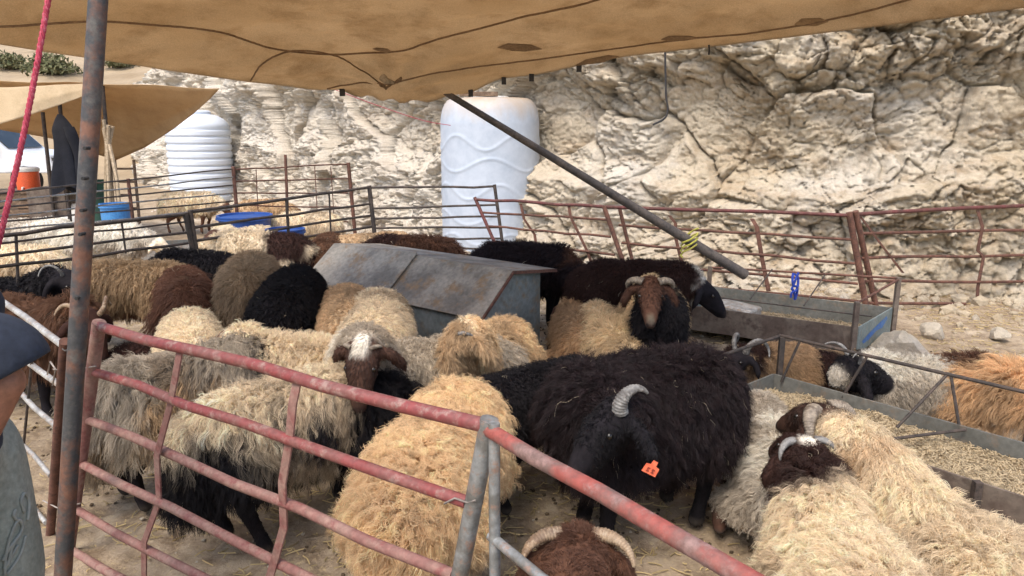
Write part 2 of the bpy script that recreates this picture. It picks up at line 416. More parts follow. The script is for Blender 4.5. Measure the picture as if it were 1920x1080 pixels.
# cliff face: a wall swept along the plan curve and pushed out by strata, blocks and cracks
def cliff_mat():
    m, t, b = nt('limestone')
    n = _noise(t, 0.55, 7, 0.6); r = _ramp(t, n.outputs[0], [(0.3, lin((190, 172, 144))), (0.48, lin((204, 190, 166))), (0.66, lin((212, 204, 190)))])
    n2 = _noise(t, 1.6, 8, 0.72, vec=(1, 1, 2.4)); k = _ramp(t, n2.outputs[0], [(0.5, (0, 0, 0)), (0.68, (0.75, 0.75, 0.75))])
    c = _mix(t, k.outputs[0], r.outputs[0], lin((172, 148, 118)))
    n4 = _noise(t, 2.3, 8, 0.75); k4 = _ramp(t, n4.outputs[0], [(0.52, (0, 0, 0)), (0.7, (0.7, 0.7, 0.7))])
    c = _mix(t, k4.outputs[0], c, lin((176, 170, 162)))
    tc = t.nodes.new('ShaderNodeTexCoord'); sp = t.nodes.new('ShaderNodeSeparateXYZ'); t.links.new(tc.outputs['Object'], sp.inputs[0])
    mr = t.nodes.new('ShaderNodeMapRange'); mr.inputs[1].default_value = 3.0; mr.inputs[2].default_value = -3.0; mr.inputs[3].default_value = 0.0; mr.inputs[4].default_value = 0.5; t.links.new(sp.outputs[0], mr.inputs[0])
    c = _mix(t, mr.outputs[0], c, lin((212, 206, 196)))       # blends to a whiter tone towards negative X
    n5 = _noise(t, 22, 8, 0.8); k5 = _ramp(t, n5.outputs[0], [(0.3, (0.78, 0.77, 0.75)), (0.7, (1.1, 1.1, 1.1))])
    c = _mix(t, 1.0, c, k5.outputs[0], 'MULTIPLY')
    t.links.new(c, b.inputs['Base Color']); b.inputs['Roughness'].default_value = 0.95; b.inputs['Specular IOR Level'].default_value = 0.1
    n3 = _noise(t, 14, 10, 0.78); _bump(t, b, n3.outputs[0], 0.9, 0.05)
    return m
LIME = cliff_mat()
_L = _cs[-1]
su = []
s_ = 0.0
while s_ < _L:
    q = np.array([np.interp(s_, _cs, _cp[:, 0]), np.interp(s_, _cs, _cp[:, 1])])
    su.append(s_); d_ = np.linalg.norm(q); s_ += max(0.018, 0.0020 * d_ if q[0] < 6.5 else 0.05)
su = np.array(su)
zv = np.concatenate([np.linspace(-0.25, 3.3, 215), np.linspace(3.33, 5.0, 44)])
back = np.array([0.15, 0.4, 0.9, 1.8, 3.5, 7, 14, 30, 60])
nu, nz, nb = len(su), len(zv), len(back)
px = np.interp(su, _cs, _cp[:, 0]); py = np.interp(su, _cs, _cp[:, 1])
tx = np.gradient(px, su); ty = np.gradient(py, su); tl = np.hypot(tx, ty)
# smooth normals pointing at the pen
kx = np.ones(41) / 41
tx = np.convolve(np.pad(tx / tl, 20, 'edge'), kx, 'valid'); ty = np.convolve(np.pad(ty / tl, 20, 'edge'), kx, 'valid')
nx, ny = ty * -1.0, tx * 1.0
_sg = np.sign(nx * (0 - px) + ny * (3 - py)); nx, ny = nx * _sg, ny * _sg
U, Zg = np.meshgrid(su, zv, indexing='ij'); u = U.ravel(); z = Zg.ravel()
hs = np.interp(su, [0, 6, 12, 18, 26, 34, _L], [5.0, 5.0, 4.7, 4.3, 3.7, 3.3, 3.0]); zz = z * np.repeat(hs / 5.0, nz)
P3 = np.stack([u, zz, np.zeros_like(u)], 1)
wu = u + 0.45 * fbm(P3 * 0.7, 3, 31) + 0.045 * fbm(P3 * 3.2, 3, 32); wz = zz + 0.34 * fbm(P3 * 0.8, 3, 33) + 0.04 * fbm(P3 * 3.5, 3, 34)
prof = np.interp(wz, [-0.3, 0.05, 0.3, 0.55, 0.85, 1.12, 1.22, 1.45, 1.95, 2.25, 2.5, 3.0, 5.2], [0.85, 0.62, 0.40, 0.30, 0.28, 0.30, 0.12, -0.14, -0.16, -0.02, 0.20, 0.14, -0.25])
d = prof * (0.75 + 0.45 * fbm(np.stack([u * 0.35, zz * 0.2, zz * 0], 1), 3, 41))
d = d + 0.40 * fbm(np.stack([u * 0.55, zz * 0.55, zz * 0], 1), 4, 42)
f1, f2, ci, gxx, gyy = worley2(wu * 1.15, wz * 1.0, 51)           # big blocks
crk = sstep(0.0, 0.09, f2 - f1)
d = d + (ci - 0.5) * 0.34 + (_hash((ci * 9999).astype(int), (ci * 777).astype(int), (ci * 31).astype(int), 3) - 0.5) * gxx * 0.45 + (ci - 0.3) * gyy * 0.35
d = d - 0.12 * (1 - crk) * sstep(-0.25, 0.25, fbm(P3 * 1.2, 3, 44))
f1, f2, ci, gxx, gyy = worley2(wu * 3.1 + 7, wz * 3.6 + 3, 61)     # stones
up_m = sstep(1.9, 2.5, wz) + 0.45 * sstep(1.25, 0.9, wz) + 0.25
amp = np.clip(up_m, 0.25, 1.0) * (0.55 + 0.6 * sstep(-0.3, 0.4, fbm(P3 * 0.9, 3, 45)))
d = d + amp * ((ci - 0.5) * 0.17 + (ci - 0.5) * gxx * 0.5 + 0.06 * np.sqrt(np.clip(1 - (f1 * 1.25) ** 2, 0, 1)) - 0.05 * (1 - sstep(0, 0.12, f2 - f1)))
def facet(fu, fz, s0, a0, tilt):
    f1, f2, ci, gx_, gy_ = worley2(wu * fu + s0, wz * fz + s0 * .7, 70 + s0)
    h2 = _hash((ci * 99991).astype(np.int64), (ci * 7717).astype(np.int64), (ci * 311).astype(np.int64), 3) - 0.5
    return a0 * ((ci - 0.5) + tilt * (h2 * gx_ * 2 + (ci - 0.45) * gy_ * 2.2)) - a0 * 0.5 * (1 - sstep(0, 0.10, f2 - f1))
pat = 0.5 + 0.7 * sstep(-0.35, 0.35, fbm(P3 * 1.4 + 3, 3, 46))
d = d + pat * (amp * 0.6 + 0.4) * (facet(4.2, 7.0, 7, 0.095, 1.0) + facet(9, 14, 17, 0.050, 1.2)) + (0.5 + 0.5 * amp) * facet(20, 28, 27, 0.022, 1.3)
rg = np.stack([u * 2.6, zz * 3.4, zz * 0], 1)
d = d - 0.06 * np.abs(fbm(rg, 5, 83, 0.6)) * pat + 0.05 * fbm(np.stack([u * 4, zz * 6.5, zz * 0], 1), 5, 81, 0.65) + 0.024 * fbm(np.stack([u * 21, zz * 26, zz * 0], 1), 3, 82, 0.65)
sh = 0.05 * fbm(np.stack([u * 2.2, zz * 2.5, zz * 0 + 9], 1), 4, 91)             # sideways shift: undercuts and overhangs
NX, NY, TX, TY = (np.repeat(a, nz) for a in (nx, ny, tx, ty))
X = np.repeat(px, nz) + NX * d + TX * sh; Yc = np.repeat(py, nz) + NY * d + TY * sh
Zc = zz + 0.06 * fbm(np.stack([u * 2.0, zz * 2.0, zz * 0 + 4], 1), 4, 92) * sstep(0.1, 0.5, zz)
VX = np.concatenate([X.reshape(nu, nz), (px - nx * 0)[:, None] - nx[:, None] * back[None]], 1)
VY = np.concatenate([Yc.reshape(nu, nz), py[:, None] - ny[:, None] * back[None]], 1)
tb = fbm(np.stack([np.repeat(su, nb) * 0.4, np.tile(back, nu) * 0.4, np.zeros(nu * nb)], 1), 3, 95).reshape(nu, nb)
VZ = np.concatenate([Zc.reshape(nu, nz), Zc.reshape(nu, nz)[:, -1:] + back[None] * 0.16 + tb * 0.25], 1)
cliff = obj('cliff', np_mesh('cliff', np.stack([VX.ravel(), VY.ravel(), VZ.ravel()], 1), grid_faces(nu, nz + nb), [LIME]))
tag(cliff, kind='structure')

# loose stones
def rock_mesh(r, seed, sq=(1, 1, 0.75), sub=3):
    import bmesh
    bm = bmesh.new(); bmesh.ops.create_icosphere(bm, subdivisions=sub, radius=1.0)
    V = np.array([v.co[:] for v in bm.verts]); F_ = np.array([[v.index for v in f.verts] for f in bm.faces]); bm.free()
    r2 = np.random.default_rng(seed); dd = np.ones(len(V)) * 1.2
    for k in range(9):
        nrm = r2.normal(size=3); nrm /= np.linalg.norm(nrm); c = V @ nrm
        dd = np.minimum(dd, np.where(c > 0.05, r2.uniform(0.6, 0.95) / np.maximum(c, 0.05), 9))
    V = V * dd[:, None] * (1 + 0.08 * fbm(V * 2.5 + seed, 3, seed))[:, None] * np.array(sq) * r
    return np_mesh('rock', V, F_, [LIME], smooth=False)
ROCKS = [((1682, 668), 0.20, 'pale limestone rock lying behind the blue painted end of the metal trough'),
         ((1745, 630), 0.10, 'small limestone rock on the ground near the bottom rail of the rusty fence'),
         ((1872, 634), 0.075, 'fist-sized pale stone on bare ground behind the orange fleeced sheep')]
for k, (pp, r_, lab) in enumerate(ROCKS):
    g = atz(*pp); o = obj('rock', rock_mesh(r_, 100 + k)); o.location = (g[0], g[1], r_ * 0.4); o.rotation_euler = (0, 0, k * 1.3)
    tag(o, lab, 'rock')
# rubble strip along the cliff foot and pebbles in the pen: too many to count
def scatter_stones(name, pts, sizes, seed):
    base = [rock_mesh(1.0, seed + k, sub=1) for k in range(4)]
    Vs = []; Fs = []; off = 0; r2 = np.random.default_rng(seed)
    BV = []
    for b_ in base:
        v = np.zeros(len(b_.vertices) * 3); b_.vertices.foreach_get('co', v); f = np.array([p.vertices[:] for p in b_.polygons]); BV.append((v.reshape(-1, 3), f))
    for p, s1 in zip(pts, sizes):
        v, f = BV[r2.integers(4)]; a = r2.uniform(0, 6.28); c, s2 = math.cos(a), math.sin(a)
        Rm = np.array([[c, -s2, 0], [s2, c, 0], [0, 0, 1]]); Vs.append((v * s1) @ Rm.T + p); Fs.append(f + off); off += len(v)
    return tag(obj(name, np_mesh(name, np.concatenate(Vs), np.concatenate(Fs), [LIME], smooth=False)), kind='stuff')
n = 3200
ss = rng.uniform(0, 24, n); k = np.interp(ss, su, np.arange(nu)).astype(int)
dist = 0.35 + np.abs(rng.normal(0, 0.75, n)); p = np.stack([px[k] + nx[k] * dist, py[k] + ny[k] * dist], 1)
pz = ground_h(p[:, 0], p[:, 1]); sz = np.exp(rng.normal(-3.55, 0.6, n)).clip(0.012, 0.11)
o = scatter_stones('rubble', np.column_stack([p, pz + sz * 0.2]), sz, 300); tag(o, 'pale limestone rubble along the foot of the cliff', 'rubble')
n = 1500
p = np.stack([rng.uniform(-3.5, 5, n), rng.uniform(1.8, 8.5, n)], 1); pz = ground_h(p[:, 0], p[:, 1]); sz = np.exp(rng.normal(-4.7, 0.45, n)).clip(0.004, 0.03)
o = scatter_stones('gravel', np.column_stack([p, pz + sz * 0.1]), sz, 340); tag(o, 'small stones and clods strewn over the pen floor', 'gravel')
# straw litter
n = 30000
p = np.stack([rng.uniform(-4.5, 5, n), 1.6 + 7 * rng.random(n) ** 1.5], 1)
keep = fbm(np.column_stack([p * 0.9, np.zeros(n)]), 3, 77) + rng.normal(0, 0.35, n) > 0.0; p = p[keep]; n = len(p)
a = rng.uniform(0, 6.28, n); L_ = rng.uniform(0.015, 0.09, n); pz = ground_h(p[:, 0], p[:, 1]) + 0.006
S = np.zeros((n, 3, 3)); bend = rng.normal(0, 0.25, n)
for k, t in enumerate((-0.5, 0.0, 0.5)):
    S[:, k, 0] = p[:, 0] + np.cos(a + bend * t) * L_ * t; S[:, k, 1] = p[:, 1] + np.sin(a + bend * t) * L_ * t; S[:, k, 2] = pz + rng.uniform(0, 0.008, n)
sc_ = np.array(lin((206, 184, 136)))[None] * rng.uniform(0.55, 1.15, (n, 1))
tag(curves_obj('straw', S, np.full(3, 0.0026), sc_, M['wool']), 'pale straw and chaff scattered on the pen floor', 'straw', kind='stuff')

# droppings
n = 5200
p = np.stack([rng.uniform(-3.2, 3.4, n), rng.uniform(1.9, 7.0, n)], 1); p += rng.normal(0, 0.05, (n, 2)); keep = fbm(np.column_stack([p * 1.6, np.zeros(n)]), 2, 177) > -0.1; p = p[keep]; n = len(p)
pz = ground_h(p[:, 0], p[:, 1]); sz = rng.uniform(0.006, 0.013, n)
M['dung'] = worn('dung', lin((70, 58, 44)), lin((96, 80, 60)), None, 9, 0.95, 0, 0)
o = scatter_stones('droppings', np.column_stack([p, pz + sz * 0.4]), sz, 360); o.data.materials[0] = M['dung']; tag(o, 'dark sheep droppings trampled into the pen floor', 'droppings')
# shrubs on the far hillside
def shrub(g, rad, lab, seed):
    r2 = np.random.default_rng(seed)
    root = empty('shrub', g, 0, lab, 'shrub', 'shrubs on the far hillside')
    st = MB()
    for k in range(6):
        a = r2.uniform(0, 6.28); e = np.array(g) + [math.cos(a) * rad * 0.5, math.sin(a) * rad * 0.5, rad * 0.7]
        st.tube([np.array(g) - [0, 0, .1], (np.array(g) + e) / 2 + [0, 0, .1], e], [0.05, 0.03, 0.015], 5)
    st.build('trunk', M['wood'], root)
    n = 1400; c = r2.normal(size=(n, 3)); c /= np.linalg.norm(c, axis=1)[:, None]; c *= (r2.random((n, 1)) ** 0.4) * rad
    c *= (1 + 0.5 * fbm(c * 2.0 / rad + seed, 3, seed))[:, None]; c[:, 2] = np.abs(c[:, 2]) * 0.8 + 0.1
    e1 = r2.normal(size=(n, 3)) * rad * 0.07; e2 = r2.normal(size=(n, 3)) * rad * 0.07
    V = np.stack([c, c + e1, c + e1 + e2, c + e2], 1).reshape(-1, 3)
    me = np_mesh('crown', V, np.arange(n * 4).reshape(n, 4), [M['leaf']], smooth=False); obj('crown', me, root)
M['leaf'] = worn('leaf', lin((92, 96, 62)), lin((116, 112, 78)), None, 3, 0.9, 0, 0)
for k, (sx_, sy_, d_, rd, lab) in enumerate([(95, 140, 36, 1.1, 'larger grey-green shrub on the sandy hillside above the tent'), (22, 132, 38, 0.8, 'small shrub on the sandy hillside at the picture edge'), (224, 128, 31, 0.7, 'dark shrub on the cliff edge beside the rusty pole'), (10, 250, 30, 1.0, 'grey-green shrub behind the white pickup')]):
    for dd_ in np.arange(20, 90, 0.5):
        q = aty(sx_, sy_, dd_)
        if q[2] < ground_h(np.array([q[0]]), np.array([q[1]]))[0]: break
    rd *= dd_ / 36; gz_ = float(ground_h(np.array([q[0]]), np.array([q[1]]))[0]); shrub((q[0], q[1], gz_), rd, lab, 500 + k)

# ================================================================== CANVAS AWNING
AW = [(-260, 40, 3.7), (-60, 74, 4.1), (80, 96, 4.5), (160, 108, 4.7), (300, 131, 5.1), (470, 155, 5.6), (620, 168, 6.0), (700, 178, 6.15), (760, 186, 6.2), (830, 184, 6.2), (880, 172, 6.1), (930, 152, 6.0), (1000, 140, 5.85), (1170, 107, 5.5), (1330, 88, 5.15), (1500, 68, 4.8), (1700, 43, 4.35), (1920, 15, 3.95), (2200, -22, 3.5)]
_ax = np.array([a[0] for a in AW], float); _ay = np.array([a[1] for a in AW], float); _ad = np.array([a[2] for a in AW])
NU, NV = 240, 70
us = np.linspace(-260, 2200, NU)
ey = np.interp(us, _ax, _ay); ed = np.interp(us, _ax, _ad)
k9 = np.hanning(11); k9 /= k9.sum()
ed = np.convolve(np.pad(ed, 5, 'edge'), k9, 'valid'); ey = np.convolve(np.pad(ey, 5, 'edge'), np.ones(3) / 3, 'same')[5:-5]
E_ = np.array([aty(x_, y_, d_) for x_, y_, d_ in zip(us, ey, ed)])
vs_ = np.linspace(0, 1, NV)
rear_x = np.interp(us, [-260, 2200], [-3.4, 3.4])
Rr = np.stack([rear_x, np.full(NU, 3.2), np.full(NU, 2.62)], 1)
AWV = E_[:, None, :] * (1 - vs_)[None, :, None] + Rr[:, None, :] * vs_[None, :, None]
tt = np.broadcast_to(vs_[None], (NU, NV)); uu = np.broadcast_to(us[:, None], (NU, NV))
AWV[:, :, 2] += 0.18 * np.sin(np.pi * tt) ** 0.8 * 0.4
wr = fbm(np.stack([AWV[..., 0].ravel() * 1.1, AWV[..., 1].ravel() * 1.6, np.zeros(NU * NV)], 1), 4, 61).reshape(NU, NV)
AWV[:, :, 2] += (0.07 * wr + 0.012 * fbm(np.stack([AWV[..., 0].ravel() * 5, AWV[..., 1].ravel() * 8, np.zeros(NU * NV)], 1), 4, 62).reshape(NU, NV)) * sstep(0.0, 0.15, tt)
tie = aty(735, 152, 5.9)                                        # folds radiate from where the ropes are tied
dx = AWV[..., 0] - tie[0]; dy = AWV[..., 1] - tie[1]; rr = np.hypot(dx, dy); th = np.arctan2(dy, dx)
AWV[:, :, 2] += 0.022 * np.sin(th * 11 + 1.5 * np.sin(rr * 3)) * np.exp(-rr / 0.9) * sstep(0.02, 0.15, rr) - 0.05 * np.exp(-(rr / 0.35) ** 2)
AWV[:, :, 2] += 0.012 * np.sin(AWV[..., 0] * 3.1 + 2 * AWV[..., 1]) * sstep(0, .2, tt)
awn = empty('canvas_awning', (0, 3.2, 0), 0, 'large tan canvas awning sagging over the sheep pen', 'awning')
me = np_mesh('canvas', AWV.reshape(-1, 3) - np.array([0, 3.2, 0]), grid_faces(NU, NV), [M['canvas']]); cv = obj('canvas', me, awn)
q = cv.modifiers.new('s', 'SOLIDIFY'); q.thickness = 0.004
_AP = AWV.reshape(-1, 3); _v = _AP - _C; _dp = _v @ _fw
_apx = 960 + FPX * (_v @ _rt) / _dp; _apy = 540 - FPX * (_v @ _up) / _dp
def on_awning(x_, y_, off=0.012):
    dd = (_apx - x_) ** 2 + (_apy - y_) ** 2; i4 = np.argsort(dd)[:4]; ww = 1 / (dd[i4] + 1e-3); ww /= ww.sum()
    p_ = (_AP[i4] * ww[:, None]).sum(0); p_[2] -= off; return p_
def resample(pp, step=14):
    pp = catmull([(a_, b_) for a_, b_ in pp], 14); return pp
def awn_cable(pp, r_, name='cable', mat='cable'):
    pts = [on_awning(a_, b_, r_ + 0.004) for a_, b_ in resample(pp)]
    pts = np.array(pts); kk = np.ones(5) / 5
    for c_ in range(3): pts[:, c_] = np.convolve(np.pad(pts[:, c_], 2, 'edge'), kk, 'valid')
    MB().tube(pts, r_, 6).build(name, M[mat], awn)
awn_cable([(-120, 38), (0, 46), (100, 40), (200, 37), (300, 44), (400, 54), (460, 72), (520, 90), (600, 98), (690, 97), (760, 90), (820, 70), (900, 50), (1000, 24), (1100, 2), (1200, -30)], 0.007)
awn_cable([(470, 150), (490, 118), (530, 97), (570, 92), (630, 102), (670, 125), (705, 150), (722, 160)], 0.006)
awn_cable([(735, 154), (800, 138), (900, 122), (1000, 110), (1100, 96), (1200, 82), (1270, 72), (1400, 60), (1500, 44), (1600, 24), (1690, 0), (1760, -20)], 0.006)
awn_cable([(615, 163), (640, 157), (700, 153), (735, 154)], 0.006)
awn_cable([(712, 152), (722, 163), (735, 154), (752, 144), (745, 150)], 0.010)
def awn_patch(c_, w_, h_, sk, mat='patch'):
    cs = [(-w_, 0.1 * h_), (-0.55 * w_, -h_), (0.5 * w_, -0.8 * h_), (w_, 0.15 * h_), (0.3 * w_, h_), (-0.4 * w_, 0.8 * h_)]
    v = [on_awning(c_[0] + a_, c_[1] + b_ + sk * a_, 0.010) for a_, b_ in cs]; MB().add(v + [p_ - np.array([0, 0, .004]) for p_ in v], [(0, 1, 2, 3, 4, 5), (11, 10, 9, 8, 7, 6)]).build('patch', M[mat], awn, smooth=False)
awn_patch((975, 86), 40, 7, 0.02); awn_patch((717, 90), 20, 4, 0.12); awn_patch((1274, 68), 34, 5, -0.06); awn_patch((1522, 38), 32, 7, -0.08); awn_patch((1118, 110), 40, 6, -0.22)
kn = MB(); kp = on_awning(728, 146, 0.03)
kn.tube([kp + [-.05, 0.0, .03], kp + [-.02, -.02, .0], kp, kp + [.03, .02, -.01]], [0.03, 0.028, 0.02, 0.012], 8).build('knot', M['rope_tan'], awn)

for (cx_, cy_) in ((884, 170), (946, 149), (998, 144), (1086, 126), (640, 171)):
    p_ = on_awning(cx_, cy_, 0.02); MB().box(p_, (0.018, 0.02, 0.028)).build('clip', M['black_wire'], awn, smooth=False)
from mathutils import kdtree
# ================================================================== SHEEP
def rc_mesh(a, ra, b, rb, seg=14):
    """round cone (capsule with two radii) as verts, quads"""
    a = np.array(a, float); b = np.array(b, float); d = b - a; L = np.linalg.norm(d)
    d = d / L if L > 1e-6 else np.array([0, 0, 1.0])
    e = np.cross(d, [0, 0, 1.0]) if abs(d[2]) < 0.9 else np.cross(d, [0, 1.0, 0]); e /= np.linalg.norm(e); f = np.cross(d, e)
    rings = [(a - d * ra * math.cos(t), ra * math.sin(t)) for t in np.linspace(0.12, math.pi / 2, 5)]
    rings += [(b + d * rb * math.cos(t), rb * math.sin(t)) for t in np.linspace(math.pi / 2, 0.12, 5)]
    ang = np.linspace(0, 2 * math.pi, seg, endpoint=False)
    V = np.concatenate([c[None] + r * (np.cos(ang)[:, None] * e + np.sin(ang)[:, None] * f) for c, r in rings])
    n = len(rings); F = []
    for i in range(n - 1):
        for k in range(seg):
            k2 = (k + 1) % seg; F.append((i * seg + k, i * seg + k2, (i + 1) * seg + k2, (i + 1) * seg + k))
    F.append(tuple(range(seg))[::-1]); F.append(tuple((n - 1) * seg + k for k in range(seg)))
    return V, F
def rc_sdf(P, a, ra, b, rb):
    a = np.array(a, float); b = np.array(b, float); ab = b - a
    t = np.clip(((P - a) @ ab) / max(ab @ ab, 1e-9), 0, 1)
    return np.linalg.norm(P - (a + t[:, None] * ab), axis=1) - (ra + (rb - ra) * t)
def union_mesh(prims, vox, smooth_it=3):
    """one continuous closed surface over all round cones"""
    V = []; F = []
    for (a, ra, b, rb) in prims:
        v, f = rc_mesh(a, ra, b, rb); k = len(V); V += [tuple(p) for p in v]; F += [tuple(i + k for i in q) for q in f]
    me = bpy.data.meshes.new('tmp'); me.from_pydata(V, [], F); me.update()
    o = bpy.data.objects.new('tmp', me); COL.objects.link(o)
    m = o.modifiers.new('r', 'REMESH'); m.mode = 'VOXEL'; m.voxel_size = vox; m.use_smooth_shade = True
    if smooth_it:
        s = o.modifiers.new('s', 'SMOOTH'); s.factor = 0.5; s.iterations = smooth_it
    dg = bpy.context.evaluated_depsgraph_get()
    ev = o.evaluated_get(dg); out = bpy.data.meshes.new_from_object(ev, depsgraph=dg)
    bpy.data.objects.remove(o); bpy.data.meshes.remove(me)
    return out
def mesh_arrays(me):
    n = len(me.vertices); V = np.zeros(n * 3, np.float32); me.vertices.foreach_get('co', V)
    N = np.zeros(n * 3, np.float32); me.vertices.foreach_get('normal', N)
    me.calc_loop_triangles(); T = np.zeros(len(me.loop_triangles) * 3, np.int32); me.loop_triangles.foreach_get('vertices', T)
    return V.reshape(-1, 3).astype(float), N.reshape(-1, 3).astype(float), T.reshape(-1, 3)
def nrm(v): return v / (np.linalg.norm(v, axis=-1, keepdims=True) + 1e-9)

def grow(V, N, T, wgt, colfn, n, L, lock=0.03, curl=0.012, freq=1.5, lay=0.35, clump=0.75, rad=0.0016, k=7, drop=0.5, seed=0, var=0.22, back=0.0, flecks=0.0):
    """strands of wool on a surface: roots by area, gathered into locks, waved and hanging"""
    r = np.random.default_rng(seed)
    A = V[T[:, 0]]; B = V[T[:, 1]]; C = V[T[:, 2]]
    ar = np.linalg.norm(np.cross(B - A, C - A), axis=1) * wgt[T].mean(1)
    if ar.sum() <= 0: return None
    idx = r.choice(len(T), n, p=ar / ar.sum()); u = r.random((n, 1)); v = r.random((n, 1)); f = u + v > 1; u = np.where(f, 1 - u, u); v = np.where(f, 1 - v, v)
    W = np.concatenate([1 - u - v, u, v], 1)
    root = (V[T[idx]] * W[..., None]).sum(1); nor = nrm((N[T[idx]] * W[..., None]).sum(1)); wl = (wgt[T[idx]] * W).sum(1)
    area = 0.5 * ar.sum(); nl = int(np.clip(area / (lock * lock * 0.8), 20, n // 4))
    li = r.choice(n, nl, replace=False); LP = root[li]
    kd = kdtree.KDTree(nl)
    for i_, p_ in enumerate(LP.tolist()): kd.insert(p_, i_)
    kd.balance(); fnd = kd.find
    lid = np.array([fnd(p_)[1] for p_ in root.tolist()])
    lrand = r.normal(size=(nl, 3)); lph = r.uniform(0, 6.28, nl); llen = np.clip(r.normal(1, 0.2, nl), 0.5, 1.5); lval = np.clip(1 + r.normal(0, var, nl), 0.5, 1.5)
    down = np.array([-back, 0, -1.0])
    def path(rt, no, ph, rnd, ln):
        g = down + 0.28 * rnd + 0.75 * np.stack([vnoise(rt * 7 + 31 * q_ + seed, 3 + q_) for q_ in range(3)], 1); g = g - no * (g * no).sum(1, keepdims=True)
        d0 = nrm(no * (1 - lay) + g * lay)
        e1 = nrm(np.cross(d0, no + 0.01) + 1e-4); e2 = np.cross(d0, e1)
        out = []
        for t in np.linspace(0, 1, k):
            p = rt + (d0 * t + np.array([0, 0, -1.0]) * drop * t * t * 0.6) * ln[:, None]
            a_ = curl * (t ** 0.7); q = 2 * math.pi * freq * t + ph
            out.append(p + a_ * (e1 * np.cos(q)[:, None] + e2 * np.sin(q)[:, None]))
        return np.stack(out, 1)
    Ls = L * np.clip(wl, 0.15, 1) * llen[lid] * r.uniform(0.75, 1.12, n) * (1 + 0.4 * vnoise(root * 9 + seed, 4))
    S = path(root, nor, lph[lid] + r.normal(0, 0.35, n), lrand[lid] + 0.35 * r.normal(size=(n, 3)), Ls)
    LC = path(LP, nor[li], lph, lrand, L * np.clip(wl[li], 0.15, 1) * llen)
    tt = np.linspace(0, 1, k) ** 1.1
    S = S * (1 - clump * tt)[None, :, None] + LC[lid] * (clump * tt)[None, :, None]
    S[:, 1:] += r.normal(0, 1, (n, 1, 3)) * (0.07 * L) * np.linspace(0, 1, k)[None, 1:, None]
    col = (colfn(root) if callable(colfn) else (colfn[T[idx]] * W[..., None]).sum(1)) * (lval[lid] * r.uniform(0.75, 1.15, n))[:, None]
    if flecks:
        fk = r.random(n) < flecks; col[fk] = np.array((0.5, 0.42, 0.3))
    ra = rad * (1 - 0.75 * np.linspace(0, 1, k) ** 1.5)
    return S, ra, col

